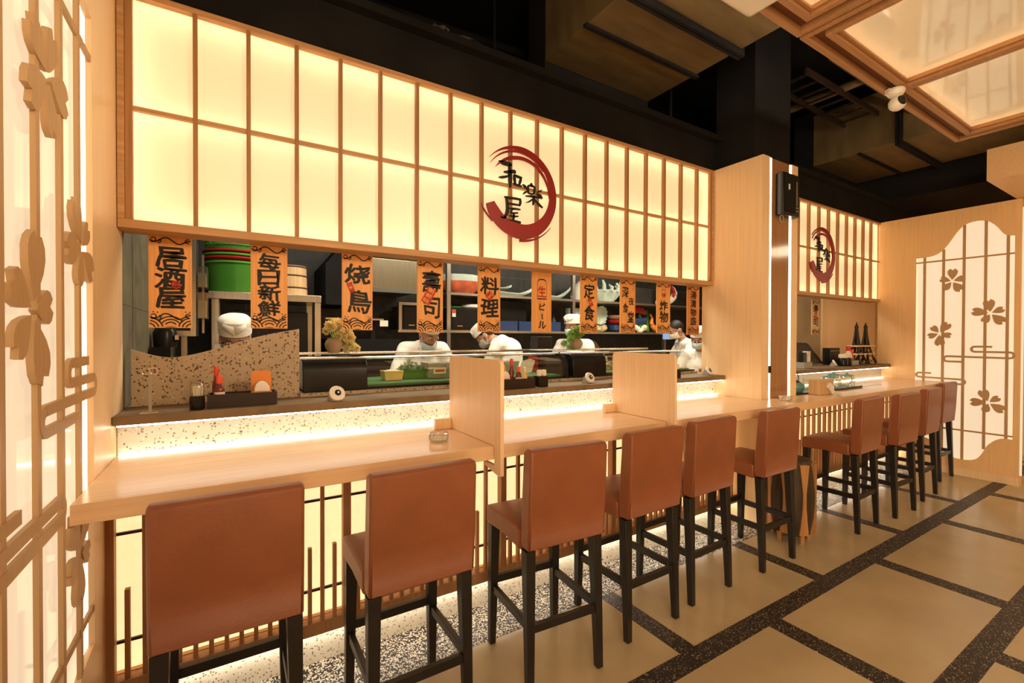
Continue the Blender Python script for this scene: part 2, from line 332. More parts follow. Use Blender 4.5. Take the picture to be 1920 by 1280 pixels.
    def build(s, name, m, parent=None, bevel=0.0, seg=2, angle=35, loc=None, recalc=True):
        bm = s.bm
        if recalc: bmesh.ops.recalc_face_normals(bm, faces=bm.faces)
        me = D.meshes.new(name)
        off = rloc(parent) if parent is not None else Vector(loc or (0, 0, 0))
        if off.length: bmesh.ops.translate(bm, verts=bm.verts, vec=-off)
        bm.to_mesh(me); bm.free()
        me.materials.append(M[m] if isinstance(m, str) else m)
        for p in me.polygons: p.use_smooth = True
        me.set_sharp_from_angle(angle=math.radians(angle))
        o = D.objects.new(name, me); COL.objects.link(o)
        if parent is not None: o.parent = parent
        elif loc is not None: o.location = loc; ROOTLOC[o.name] = tuple(loc)
        if bevel:
            b = o.modifiers.new('bevel', 'BEVEL'); b.width = bevel; b.segments = seg; b.limit_method = 'ANGLE'; b.angle_limit = math.radians(40)
        return o
def tag(o, label=None, cat=None, group=None, kind=None):
    if label: o['label'] = label
    if cat: o['category'] = cat
    if group: o['group'] = group
    if kind: o['kind'] = kind
    return o
def thing(name, label, cat, loc=(0, 0, 0), group=None):
    o = D.objects.new(name, None); COL.objects.link(o); o.empty_display_size = 0.05
    o.location = loc; ROOTLOC[o.name] = tuple(loc); return tag(o, label, cat, group)
def structure(mb, name, m, bevel=0.0): return tag(mb.build(name, m, bevel=bevel), kind='structure')
def dup(root, loc, rotz=0.0, label=None, group=None):
    def cp(o, par):
        c = o.copy(); COL.objects.link(c)
        if par is not None: c.parent = par
        for ch in list(o.children): cp(ch, c)
        return c
    r = cp(root, None); r.location = loc; r.rotation_euler = (0, 0, rotz)
    if label: r['label'] = label
    if group: r['group'] = group
    return r
def glyph_mesh(ch, bold):
    cu = D.curves.new('t', 'FONT'); cu.body = ch; cu.offset = bold; cu.resolution_u = 3
    o = D.objects.new('t', cu); COL.objects.link(o)
    dg = bpy.context.evaluated_depsgraph_get(); dg.update()
    me = D.meshes.new_from_object(o.evaluated_get(dg)); D.objects.remove(o); D.curves.remove(cu)
    return me
GC = {}
def glyph(mb, ch, cu, cv, w, h, fn, d=0.0, bold=0.02, slant=0.0, rot=0.0, wob=0.035, thick=None):
    """one character of brush lettering centred on (cu, cv), w by h, mapped through fn(u, v, d)"""
    if ch not in GC: GC[ch] = glyph_mesh(ch, 0.0)
    me = GC[ch]
    xs = [v.co.x for v in me.vertices]; ys = [v.co.y for v in me.vertices]
    x0, x1, y0, y1 = min(xs), max(xs), min(ys), max(ys); pts = []
    for v in me.vertices:
        a, b = v.co.x, v.co.y
        a2 = a+wob*math.sin(9*b+2*a+ord(ch[0])); b2 = b+wob*math.sin(8*a+ord(ch[0]) % 7)-0.10*wob*10*a*a*0.3
        u = ((a2-x0)/(x1-x0+1e-6)-0.5)*w; t = ((b2-y0)/(y1-y0+1e-6)-0.5)*h; u += slant*t
        if rot: u, t = u*math.cos(rot)-t*math.sin(rot), u*math.sin(rot)+t*math.cos(rot)
        pts.append((cu+u, cv+t))
    tess = [list(q.vertices) for q in me.polygons]
    for k in range(7):
        du, dv = (0, 0) if k == 6 else (bold*w*math.cos(k*PI/3), bold*w*math.sin(k*PI/3))
        vs = [mb.bm.verts.new(fn(u+du, t+dv, d+(k*0.00004))) for u, t in pts]
        for q in tess:
            try: mb.bm.faces.new([vs[i] for i in q])
            except ValueError: pass
    return mb
def smooth_poly(pts, n=6):
    """Catmull-Rom through the points"""
    out = []
    for i in range(len(pts)-1):
        p0 = pts[max(0, i-1)]; p1 = pts[i]; p2 = pts[i+1]; p3 = pts[min(len(pts)-1, i+2)]
        for k in range(n):
            t = k/n
            out.append(tuple(0.5*((2*b)+(-a+c)*t+(2*a-5*b+4*c-d)*t*t+(-a+3*b-3*c+d)*t**3) for a, b, c, d in zip(p0, p1, p2, p3)))
    out.append(tuple(pts[-1])); return out
def lerp(pts, x):
    if x <= pts[0][0]: return pts[0][1]
    for (a, b), (c, d) in zip(pts, pts[1:]):
        if x <= c: return b+(d-b)*(x-a)/(c-a)
    return pts[-1][1]

# ================================================================ SETTING
XL, XR, ZC = -0.37, 6.435, 0.965
structure(MB().box((-3, -4.5, -0.05), (9, 5.2, 0)), 'floor', 'tile')
inl = MB()                                                  # pebble inlay lines between the tiles
for y0 in (1.237, 0.58, -0.08, -0.74, -1.4): inl.box((-0.37, y0, 0), (8.2, y0+0.098, 0.0012))
for i in range(-1, 7): inl.box((1.715+1.2*i, 1.335, 0), (1.815+1.2*i, 1.86, 0.0012))
for r, (ya, yb) in enumerate(((0.678, 1.237), (0.018, 0.58), (-0.642, -0.08), (-1.302, -0.74))):
    for i in range(-2, 6): inl.box((2.255+0.6*(r % 2)+1.202*i, ya, 0), (2.365+0.6*(r % 2)+1.202*i, yb, 0.0012))
structure(inl, 'trim_1', 'pebble')
structure(MB().box((-0.37, 1.86, 0), (6.435, 2.13, 0.0016)), 'trim_2', 'pebblel')
structure(MB().box((-3, -4.5, 4.25), (9, 5.2, 4.35)), 'ceiling', 'blackm')
structure(MB().box((-0.47, 2.385, 0), (-0.372, 5.0, 4.25)), 'wall_kitchen', 'olivetile')
structure(MB().box((-0.47, 4.85, 0), (9, 4.95, 4.25)), 'wall_back', 'greytile')
structure(MB().box((-3, -4.5, 0), (9, -4.4, 4.25)), 'wall_front', 'wood')
structure(MB().box((8.2, -4.4, 0), (8.3, 4.85, 4.25)), 'wall_far', 'wood')
# grout lines on the kitchen walls
g = MB()
for z in (0.95, 1.55, 2.15, 2.75): g.box((-0.3725, 2.40, z), (-0.3705, 4.85, z+0.005)); g.box((-0.37, 4.848, z), (8, 4.8505, z+0.005))
for y in (2.62, 3.22, 3.82, 4.42): g.box((-0.3725, y, 0), (-0.3705, y+0.005, 2.8))
for x in (0.12, 0.72, 1.32, 1.92, 2.52, 3.12): g.box((x, 4.848, 0), (x+0.005, 4.8505, 2.8))
structure(g, 'trim_3', 'grout')
# black fascia over the sign, black pillar over the wood column, black upper wall
structure(MB().box((-0.37, 2.30, 2.772), (8.2, 2.42, 3.02)).box((-0.37, 2.24, 2.99), (8.2, 2.42, 3.03)), 'trim_4', 'blackm')
structure(MB().box((3.36, 1.98, 2.775), (3.86, 2.30, 4.25)), 'wall_pillar', 'blackm')
structure(MB().box((-0.47, -4.4, 3.15), (-0.372, 2.385, 4.25)), 'wall_upper', 'blackm')
structure(MB().box((6.6, -4.4, 3.03), (8.2, 4.85, 4.25)), 'wall_side', 'blackm')
# kitchen soffit
structure(MB().box((-0.37, 2.48, 2.78), (8.2, 4.85, 2.84)), 'trim_5', 'blackm')

# profile of the cut-out opening, as distance from its room-side edge
TOPC = [(0, 2.414), (0.05, 2.425), (0.08, 2.45), (0.12, 2.52), (0.17, 2.578), (0.22, 2.603), (0.27, 2.61), (0.33, 2.600), (0.38, 2.570), (0.43, 2.50), (0.48, 2.415), (0.53, 2.35), (0.58, 2.315), (0.64, 2.30), (0.745, 2.297)]
BOTC = [(0, 0.44), (0.06, 0.44), (0.10, 0.425), (0.135, 0.395), (0.175, 0.345), (0.21, 0.26), (0.25, 0.20), (0.30, 0.175), (0.37, 0.168), (0.45, 0.18), (0.50, 0.205), (0.56, 0.26), (0.61, 0.32), (0.66, 0.345), (0.745, 0.35)]
TOPS = smooth_poly(TOPC, 3); BOTS = smooth_poly(BOTC, 3)
def cut_wall(name, xf, xb, y_edge, sgn, ya, yb, zmax, wmax, n=60):
    """slab between xf (room face) and xb with the opening starting at y_edge and running sgn*wmax along Y"""
    mb = MB(); ds = [wmax*i/n for i in range(n+1)]
    zt = [lerp(TOPS, d*0.745/wmax) for d in ds]; zb = [lerp(BOTS, d*0.745/wmax) for d in ds]
    ys = [y_edge+sgn*d for d in ds]
    for i in range(n):
        y0, y1 = ys[i], ys[i+1]
        for (a0, a1, b0, b1) in ((zt[i], zt[i+1], zmax, zmax), (0, 0, zb[i], zb[i+1])):
            for x in (xf, xb): mb._pts([(x, y0, a0), (x, y1, a1), (x, y1, b1), (x, y0, b0)], [(0, 1, 2, 3)])
        mb._pts([(xf, y0, zt[i]), (xf, y1, zt[i+1]), (xb, y1, zt[i+1]), (xb, y0, zt[i])], [(0, 1, 2, 3)])
        mb._pts([(xf, y0, zb[i]), (xf, y1, zb[i+1]), (xb, y1, zb[i+1]), (xb, y0, zb[i])], [(0, 1, 2, 3)])
        mb._pts([(xf, y0, zmax), (xf, y1, zmax), (xb, y1, zmax), (xb, y0, zmax)], [(0, 1, 2, 3)])
    bmesh.ops.remove_doubles(mb.bm, verts=mb.bm.verts, dist=1e-5)
    lo, hi = sorted((ys[0], ys[-1]))
    for a, b in ((ya, lo), (hi, yb)): mb.box((xf, a, 0), (xb, b, zmax))
    return structure(mb, name, 'woodr' if name == 'wall_right' else 'wood')
cut_wall('wall_left', XL, XL-0.016, 1.925, -1, -4.4, 2.385, 3.15, 1.10)
cut_wall('wall_right', XR, XR+0.016, 1.210, 1, 1.165, 2.30, 2.76, 0.745)
structure(MB().box((XR-0.004, 1.165, 0), (XR, 2.10, 0.075)), 'baseboard_right', 'wood')
structure(MB().box((XR+0.07, 1.165, 0), (XR+0.10, 2.30, 2.76)).box((XR+0.016, 1.165, 0), (XR+0.07, 1.178, 2.76)).box((XR+0.016, 2.285, 0), (XR+0.07, 2.30, 2.76)), 'trim_6', 'wood')
structure(MB().box((XL-0.10, -4.4, 0), (XL-0.08, 2.385, 3.15)), 'trim_7', 'wood')
# bulkhead of wood over the passage, with its downlight
structure(MB().box((5.50, -3.5, 2.766), (8.2, 1.205, 3.03)), 'trim_8', 'woodx')
t = thing('downlight', 'small round recessed downlight in the wooden bulkhead at upper right', 'light', (6.25, 0.98, 2.762))
MB().lathe([(0.0, -0.001), (0.032, -0.001)], (6.25, 0.98, 2.762), 20).build('lens', 'ledline', t, recalc=False)
MB().lathe([(0.032, 0), (0.034, -0.004), (0.042, -0.004), (0.044, 0.003), (0.032, 0.003), (0.032, 0)], (6.25, 0.98, 2.762), 24).build('bezel', 'white', t)

# wood column between the two bar sections
structure(MB().box((3.31, 1.885, 0), (3.40, 2.385, 2.76)).box((3.705, 1.885, 0), (3.795, 2.385, 2.76)).box((3.40, 1.91, 0), (3.705, 2.385, 2.76)), 'wall_column', 'wood')
t = thing('column_panel', 'dark brown glossy strip down the front of the wood column between two lit lines', 'column panel', (3.55, 1.90, 0))
MB().box((3.431, 1.8885, 0), (3.674, 1.909, 2.755)).build('gloss_panel', 'mirror', t)
for x in (3.4155, 3.6895):
    MB().box((x-0.010, 1.8865, ZC+0.004), (x+0.010, 1.909, 2.755)).build('led_line', 'ledline', t)
# niche behind the right bar section
structure(MB().box((5.20, 2.86, 0), (6.33, 2.92, 2.78)), 'wall_niche', 'plaster')
structure(MB().box((6.34, 2.84, 0), (7.86, 2.92, 2.78)).box((7.90, 2.78, 0), (8.2, 2.92, 2.78)), 'trim_9', 'wood')
structure(MB().box((3.797, 2.386, 0), (3.84, 2.70, 1.08)), 'trim_10', 'wood')

# ================================================================ LIT LATTICE SIGNS
def logo(mbr, mbk, cx, cz, R, fn0, thick=0.010):
    fn = lambda u, v, d: fn0(cx+u*R, cz+v*R, d)
    def arc(a0, a1, rc, wd, n=48, jag=0.0):
        pts, ws = [], []
        for i in range(n+1):
            t = i/n; a = math.radians(a0+(a1-a0)*t); r = lerp(rc, t)
            pts.append((r*math.cos(a), r*math.sin(a))); ws.append(max(0.004, lerp(wd, t)*(1+jag*math.sin(37*t)*math.sin(91*t))))
        mbr.ribbon(pts, ws, fn, 0.0, thick)
    # main sweep: blunt lower-left start, heavy bottom, thinning up the right side to the top
    arc(203, 413, [(0, 0.80), (0.3, 0.835), (0.55, 0.865), (0.8, 0.905), (1, 0.945)], [(0, 0.20), (0.06, 0.27), (0.3, 0.33), (0.45, 0.30), (0.62, 0.22), (0.8, 0.17), (1, 0.11)], 70)
    arc(413, 500, [(0, 0.945), (1, 0.985)], [(0, 0.11), (0.4, 0.09), (0.7, 0.05), (1, 0.006)], 30)
    arc(403, 505, [(0, 0.87), (0.5, 0.89), (1, 0.90)], [(0, 0.04), (0.4, 0.05), (0.8, 0.035), (1, 0.004)], 30)
    arc(360, 503, [(0, 0.80), (0.4, 0.785), (0.7, 0.75), (1, 0.76)], [(0, 0.02), (0.2, 0.04), (0.5, 0.07), (0.75, 0.08), (0.9, 0.05), (1, 0.004)], 40)
    arc(270, 322, [(0, 1.03), (1, 1.06)], [(0, 0.07), (0.5, 0.035), (1, 0.004)], 16)
    arc(201, 226, [(0, 1.02), (1, 0.97)], [(0, 0.006), (0.5, 0.03), (1, 0.03)], 10)
    def strokes(cu, cv, w, h, ss):
        for s in ss:
            pts = smooth_poly([(cu+(x-0.5)*w, cv+(y-0.5)*h) for x, y, q in s], 4); ws = [q*w for x, y, q in s]; n = len(pts)
            mbk.ribbon(pts, [max(0.006, lerp([(i, q) for i, q in enumerate(ws)], k*(len(ws)-1)/(n-1))) for k in range(n)], fn, 0.0, thick)
    strokes(-0.24, 0.335, 0.58, 0.52, [[(0.0, 1.0, .02), (0.18, .96, .15), (0.42, .96, .17), (0.56, .93, .06)], [(0.46, .98, .06), (0.47, .6, .15), (0.49, .3, .14), (0.50, 0.0, .04)], [(0.22, .60, .05), (.42, .63, .11), (.66, .70, .13), (.70, .62, .05)],
        [(0.0, .34, .02), (.14, .36, .09), (.34, .43, .08), (.48, .52, .03)], [(.66, .58, .05), (.68, .40, .11), (.72, .18, .05)], [(.66, .56, .06), (.82, .52, .09), (1.0, .50, .07)], [(.97, .52, .07), (.93, .34, .10), (.88, .18, .06)], [(.62, .20, .05), (.80, .17, .07), (1.0, .15, .05)]])
    strokes(0.335, 0.02, 0.53, 0.50, [[(.42, 1.0, .03), (.44, .92, .12), (.40, .84, .04)], [(.28, .86, .06), (.27, .68, .11), (.30, .52, .05)], [(.28, .86, .06), (.48, .88, .08), (.62, .84, .05)], [(.62, .86, .05), (.60, .66, .09), (.56, .54, .05)], [(.30, .54, .05), (.46, .52, .07), (.60, .55, .05)],
        [(.0, .86, .02), (.12, .80, .10), (.20, .70, .03)], [(.04, .44, .03), (.14, .54, .09), (.24, .58, .03)], [(.74, .66, .04), (.88, .72, .08), (.98, .80, .02)], [(.72, .58, .04), (.90, .50, .14), (1.0, .40, .05)], [(.16, .38, .04), (.50, .42, .09), (.92, .42, .05)],
        [(.56, .48, .06), (.56, .26, .11), (.54, .04, .04)], [(.50, .30, .06), (.36, .18, .07), (.18, .10, .02)], [(.60, .30, .05), (.80, .14, .10), (1.02, .0, .05)]])
    strokes(-0.235, -0.40, 0.52, 0.52, [[(.20, 1.0, .04), (.36, .98, .10), (.70, 1.0, .09), (1.0, 1.0, .08)], [(.98, 1.0, .07), (.98, .86, .10), (.94, .72, .05)], [(.34, .76, .05), (.60, .75, .08), (.96, .76, .06)],
        [(.28, 1.0, .06), (.34, .70, .12), (.34, .40, .14), (.22, .16, .13), (.08, .12, .06), (0.0, .20, .02)], [(.44, .56, .05), (.70, .57, .08), (.98, .58, .05)], [(.64, .58, .05), (.52, .42, .07), (.60, .38, .06), (.86, .42, .06)], [(.46, .26, .04), (.66, .25, .07), (.88, .28, .05)],
        [(.66, .42, .05), (.66, .24, .09), (.64, .08, .05)], [(.40, .06, .04), (.66, .06, .09), (1.0, .03, .09)]])
def make_sign(name, label, x0, x1, z0, z1, xs, zmid, logo_c, logo_R):
    t = thing(name, label, 'lit sign', ((x0+x1)/2, 2.28, z0))
    fr = MB()
    fr.box((x0, 2.28, z1-0.022), (x1, 2.46, z1)).box((x0, 2.28, z0), (x1, 2.41, z0+0.034))
    fr.box((x0, 2.28, z0+0.034), (x0+0.022, 2.46, z1-0.022)).box((x1-0.020, 2.28, z0+0.034), (x1, 2.46, z1-0.022))
    fr.build('outer_frame', 'cedar', t, bevel=0.002)
    for a, b in ((x0+0.022, x0+0.046), (x1-0.034, x1-0.020)): MB().box((a, 2.286, z0+0.034), (b, 2.312, z1-0.022)).build('inner_stile', 'cedarz', t, bevel=0.002)
    MB().box((x0+0.046, 2.288, zmid-0.008), (x1-0.034, 2.310, zmid+0.008)).build('mid_rail', 'cedar', t)
    for x in xs: MB().box((x-0.008, 2.284, z0+0.034), (x+0.008, 2.313, z1-0.022)).build('muntin', 'cedarz', t, bevel=0.0015)
    MB().box((x0+0.022, 2.314, z0+0.034), (x1-0.020, 2.318, z1-0.022)).build('diffuser', 'sign', t)
    MB().box((x0+0.022, 2.445, z0+0.034), (x1-0.020, 2.46, z1-0.022)).box((x0+0.022, 2.40, z0+0.02), (x1-0.020, 2.46, z0+0.034)).build('back_board', 'signback', t)
    for z in (z0+0.050, zmid, z1-0.038): MB().box((x0+0.05, 2.372, z-0.005), (x1-0.05, 2.376, z+0.005)).build('led_strip', 'leds', t)
    for x in (x0+0.040, x1-0.040): MB().box((x-0.005, 2.372, z0+0.07), (x+0.005, 2.376, z1-0.06)).build('led_strip', 'leds', t)
    a, b = MB(), MB(); logo(a, b, logo_c[0], logo_c[1], logo_R, lambda u, v, d: (u, 2.2835-d, v))
    a.build('logo_ring', 'logored', t); b.build('logo_characters', 'ink', t)
    return t
make_sign('lattice_sign', 'long backlit lattice sign with red brush circle logo above the open kitchen', XL+0.002, 3.307, 1.838, 2.760,
          [-0.121+0.1902*i for i in range(18)], 2.307, (1.455, 2.270), 0.270)
make_sign('lattice_sign', 'short backlit lattice sign with red circle logo right of the wood column', 3.80, 6.47, 1.838, 2.760,
          [4.04+0.1985*i for i in range(12)], 2.307, (5.06, 2.258), 0.270)

# ================================================================ CUT-OUT LATTICE SCREENS
def petals(mb, cy, cz, R, rot, fn, d0, d1, gap=0.08):
    """five separate notched cherry petals"""
    for k in range(5):
        a = rot+2*PI*k/5; sh = []
        for (r, w) in ((0.12, 0.0), (0.30, 0.13), (0.55, 0.27), (0.75, 0.315), (0.90, 0.27), (1.02, 0.13)): sh.append((r, w))
        left = [(r, w) for r, w in sh]; outl = left+[(0.86, 0.0)]+[(r, -w) for r, w in reversed(left[1:])]
        s = R*(0.92+0.14*math.sin(3.1*k+cy*9))
        mb.prism([(cy+s*(r*math.cos(a)-w*math.sin(a)), cz+s*(r*math.sin(a)+w*math.cos(a))) for r, w in outl], d0, d1, fn)
def cloud(mb, rows, h, fn, d0, d1):
    """flowing cloud bar: one rounded zig-zag line"""
    mb.ribbon(rows, h, fn, d0, d1)
def uturn(u, v0, v1, sgn, n=8):
    r = abs(v1-v0)/2; vm = (v0+v1)/2; s = 1 if v0 > v1 else -1
    return [(u+sgn*r*math.cos(PI/2-PI*i/n), vm+s*r*math.sin(PI/2-PI*i/n)) for i in range(n+1)]
def screen(name, label, xf, inw, y_edge, sgn, wmax, bars, zrails, flowers, clouds, barw, hw):
    t = thing(name, label, 'screen panel', (xf, y_edge+sgn*wmax/2, 0))
    fn = lambda u, v, d: (xf+inw*d, y_edge+sgn*u, v)
    for u in bars:
        zt = min(lerp(TOPS, (u+q)*0.745/wmax) for q in (-0.012, 0.012)); zb = max(lerp(BOTS, (u+q)*0.745/wmax) for q in (-0.012, 0.012))
        MB().prism([(u-barw/2, zb-0.01), (u+barw/2, zb-0.01), (u+barw/2, zt+0.01), (u-barw/2, zt+0.01)], 0.001, 0.0115, fn).build('upright_bar', 'lattice', t)
    for z in zrails: MB().prism([(0.0, z-hw), (wmax, z-hw), (wmax, z+hw), (0.0, z+hw)], 0.0025, 0.0105, fn).build('cross_bar', 'lattice', t)
    for (u, v, R, rot) in flowers:
        mb = MB(); petals(mb, u, v, R, rot, fn, -0.002, 0.011); mb.build('blossom', 'lattice', t)
    for pts, h in clouds:
        mb = MB(); mb.ribbon(pts, h, fn, -0.001, 0.010); mb.build('cloud_bar', 'lattice', t)
    MB().prism([(-0.06, 0.1), (wmax+0.06, 0.1), (wmax+0.06, 2.68), (-0.06, 2.68)], 0.027, 0.031, fn).build('backlit_panel', 'acry', t)
    for u in (-0.022, wmax+0.022): MB().prism([(u-0.004, 0.3), (u+0.004, 0.3), (u+0.004, 2.5), (u-0.004, 2.5)], 0.019, 0.023, fn).build('led_strip', 'ledline', t)
    return t
# clouds in (distance from edge, z)
ce = 1.925
cl1 = [(ce-1.87, 1.345), (ce-1.70, 1.345)]+uturn(ce-1.70, 1.345, 1.290, 1)+[(ce-1.93, 1.290)]+uturn(ce-1.93, 1.290, 1.243, -1)+[(ce-1.49, 1.243)]+uturn(ce-1.49, 1.243, 1.190, 1)+[(ce-1.76, 1.190)]
cl2 = [(ce-1.335, 1.045), (ce-1.10, 1.045)]+uturn(ce-1.10, 1.045, 0.995, 1)+[(ce-1.60, 0.995)]+uturn(ce-1.60, 0.995, 0.948, -1)+[(ce-1.20, 0.948)]
screen('lattice_screen', 'near wooden cherry blossom lattice over glowing white panel at left end of bar', XL, -1, ce, -1, 1.10,
       [0.138, 0.30, 0.475, 0.672, 0.83, 0.97], (2.29, 0.555),
       [(ce-1.515, 2.035, 0.155, 1.9), (ce-1.795, 1.675, 0.135, 1.1), (ce-1.405, 1.475, 0.165, 0.5), (ce-1.765, 0.795, 0.135, 2.2)], [(cl1, 0.027), (cl2, 0.030)], 0.024, 0.011)
q = 1.210
c1 = [(1.357-q, 1.337), (1.480-q, 1.337)]+uturn(1.480-q, 1.337, 1.285, 1)+[(1.235-q, 1.285)]+uturn(1.235-q, 1.285, 1.228, -1)+[(1.690-q, 1.232)]+uturn(1.690-q, 1.232, 1.178, 1)+[(1.560-q, 1.178)]
c2 = [(1.82-q, 1.045), (1.92-q, 1.045)]+uturn(1.92-q, 1.045, 0.998, 1)+[(1.575-q, 0.994)]+uturn(1.575-q, 0.994, 0.945, -1)+[(1.80-q, 0.945)]
screen('lattice_screen', 'far wooden cherry blossom lattice over glowing white panel past last stool', XR, 1, q, 1, 0.745,
       [0.045, 0.199, 0.358, 0.517, 0.672], (2.245, 0.47),
       [(1.658-q, 2.019, 0.125, 0.35), (1.371-q, 1.671, 0.13, 1.45), (1.755-q, 1.472, 0.125, 0.9), (1.378-q, 0.780, 0.125, 1.2)], [(c1, 0.020), (c2, 0.018)], 0.022, 0.008)

M['ledb'] = emis('counter_led', (1.0, 0.92, 0.76), 4.5)
# ================================================================ BAR COUNTER
fnz = lambda u, v, d: (u, v, d)
t = thing('bar_counter', 'long pale wood counter running the whole length of the bar', 'counter', (3, 1.95, 0))
MB().prism([(XL+0.001, 1.66), (XR-0.002, 1.66), (XR-0.002, 2.25), (3.797, 2.25), (3.797, 1.883), (3.308, 1.883), (3.308, 2.25), (XL+0.001, 2.25)], 0.908, ZC, fnz).build('counter_top', 'counter', t, bevel=0.002)
for a, b in ((XL+0.01, 3.30), (3.81, XR-0.01)):
    MB().box((a, 2.236, ZC+0.0005), (b, 2.247, ZC+0.010)).build('led_strip', 'ledb', t)
for a, b, lab in ((XL+0.002, 3.308, 'speckled pale terrazzo upstand behind left counter section'), (3.798, XR-0.002, 'plain pale upstand lit white behind right counter section')):
    o = MB().box((a, 2.262, 0.90), (b, 2.30, 1.088)).build('upstand', 'terra' if a < 0 else 'plaster', loc=((a+b)/2, 2.27, 0.9)); tag(o, lab, 'upstand')
for a, b, lab in ((XL+0.002, 3.308, 'brown stone ledge in front of the display cases on left'), (3.798, XR-0.003, 'narrow brown stone ledge below short sign in niche')):
    t = thing('stone_ledge', lab, 'ledge', ((a+b)/2, 2.3, 1.09))
    MB().box((a, 2.17, 1.091), (b, 2.98 if a < 0 else 2.77, 1.125)).build('slab', 'ledge', t, bevel=0.003)
    if a < 0: MB().box((0.287, 2.42, 1.1255), (b-0.001, 2.975, 1.143)).build('curb', 'terrab', t)
    MB().box((a+0.01, 2.190, 1.083), (b-0.01, 2.200, 1.090)).build('led_strip', 'led', t)
structure(MB().box((XL+0.002, 2.302, 0), (3.308, 2.98, 1.09)).box((3.798, 2.302, 0), (XR-0.003, 2.77, 1.09)), 'wall_bar', 'wood')
structure(MB().box((XL+0.002, 2.128, 0), (3.308, 2.30, 0.113)).box((3.798, 2.128, 0), (XR-0.003, 2.30, 0.113)), 'baseboard_front', 'terra')
# ---- slat screens under the counter
def slat_screen(name, label, x0, x1, dense):
    t = thing(name, label, 'slat screen', ((x0+x1)/2, 2.1, 0.15))
    MB().box((x0, 2.065, 0.156), (x1, 2.115, 0.210)).build('bottom_rail', 'slat', t, bevel=0.002)
    MB().box((x0, 2.070, 0.885), (x1, 2.115, 0.907)).build('top_rail', 'slat', t)
    if not dense:
        p = 0.795/16; x = -0.363; i = 0
        while x < x1-0.01:
            if i % 16 == 0: MB().box((x-0.016, 2.067, 0.21), (x+0.016, 2.108, 0.885)).build('post', 'slat', t)
            elif i % 2 == 0: MB().box((x-0.0078, 2.076, 0.21), (x+0.0078, 2.096, 0.885)).build('slat', 'slat', t)
            else: MB().box((x-0.0075, 2.076, 0.21), (x+0.0075, 2.096, 0.525)).build('short_slat', 'slat', t)
            x += p; i += 1
    else:
        x = x0+0.02
        while x < x1:
            MB().box((x-0.007, 2.074, 0.21), (x+0.007, 2.098, 0.885)).build('slat', 'slat', t); x += 0.0985
            if x < x1: MB().box((x-0.0493-0.006, 2.076, 0.21), (x-0.0493+0.006, 2.092, 0.525)).build('short_slat', 'slat', t)
    for z in (0.325, 0.713): MB().box((x0+0.005, 2.112, z-0.005), (x1-0.005, 2.122, z+0.005)).build('thin_bar', 'brownbk', t)
    MB().box((x0, 2.136, 0.2125), (x1, 2.139, 0.905)).build('backlit_paper', 'paper', t)
    MB().box((x0, 2.1155, 0.196), (x1, 2.141, 0.212)).build('sill', 'cedar', t)
    for z in (0.235, 0.885): MB().box((x0+0.01, 2.205, z-0.005), (x1-0.01, 2.212, z+0.005)).build('led_strip', 'ledp', t)
    MB().box((x0+0.01, 2.088, 0.147), (x1-0.01, 2.100, 0.1555)).build('kick_led_strip', 'ledk', t)
    MB().box((x0, 2.242, 0.155), (x1, 2.26, 0.905)).box((x0, 2.14, 0.155), (x1, 2.242, 0.165)).build('back_board', 'white', t)
slat_screen('slat_screen', 'backlit wood slat screen under left counter section behind the front stools', XL+0.002, 3.305, False)
slat_screen('slat_screen', 'backlit wood slat screen under right counter section past the column', 3.80, XR-0.003, True)
# ---- the two wooden dividers standing across the counter
def divider(name, label, X, yb, top):
    t = thing(name, label, 'divider', (X, 1.85, ZC))
    fn = lambda u, v, d: (X+d, u, v)
    rr = 0.02
    ol = [(yb, ZC+0.001), (1.655, ZC+0.001), (1.655, 0.890), (1.735, 0.890), (1.735, 0.868), (1.605, 0.848), (1.605, top-0.02), (1.612, top-0.006), (1.625, top), (yb-0.025, top), (yb-0.006, top-0.007), (yb, top-0.025)]
    ol = [(yb, ZC+0.001), (1.656, ZC+0.001), (1.656, 0.884), (1.74, 0.884), (1.74, 0.868), (1.612, 0.845), (1.605, 0.850), (1.605, top-0.02), (1.612, top-0.006), (1.625, top), (yb-0.025, top), (yb-0.006, top-0.007), (yb, top-0.025)]
    MB().prism(ol, 0.0, 0.018, fn).build('board', 'woodd', t, bevel=0.0015)
    MB().box((X-0.085, yb-0.028, ZC+0.001), (X-0.001, yb-0.004, ZC+0.052)).build('foot_block', 'woodd', t, bevel=0.0015)
M['woodd'] = wood('divider_wood', (0.86, 0.61, 0.36), 0.42, amount=0.05)
divider('counter_divider', 'pale wood divider board on counter behind second and third stools', 0.935, 2.115, 1.326)
divider('counter_divider', 'pale wood divider board on counter nearer the column', 2.005, 2.07, 1.331)

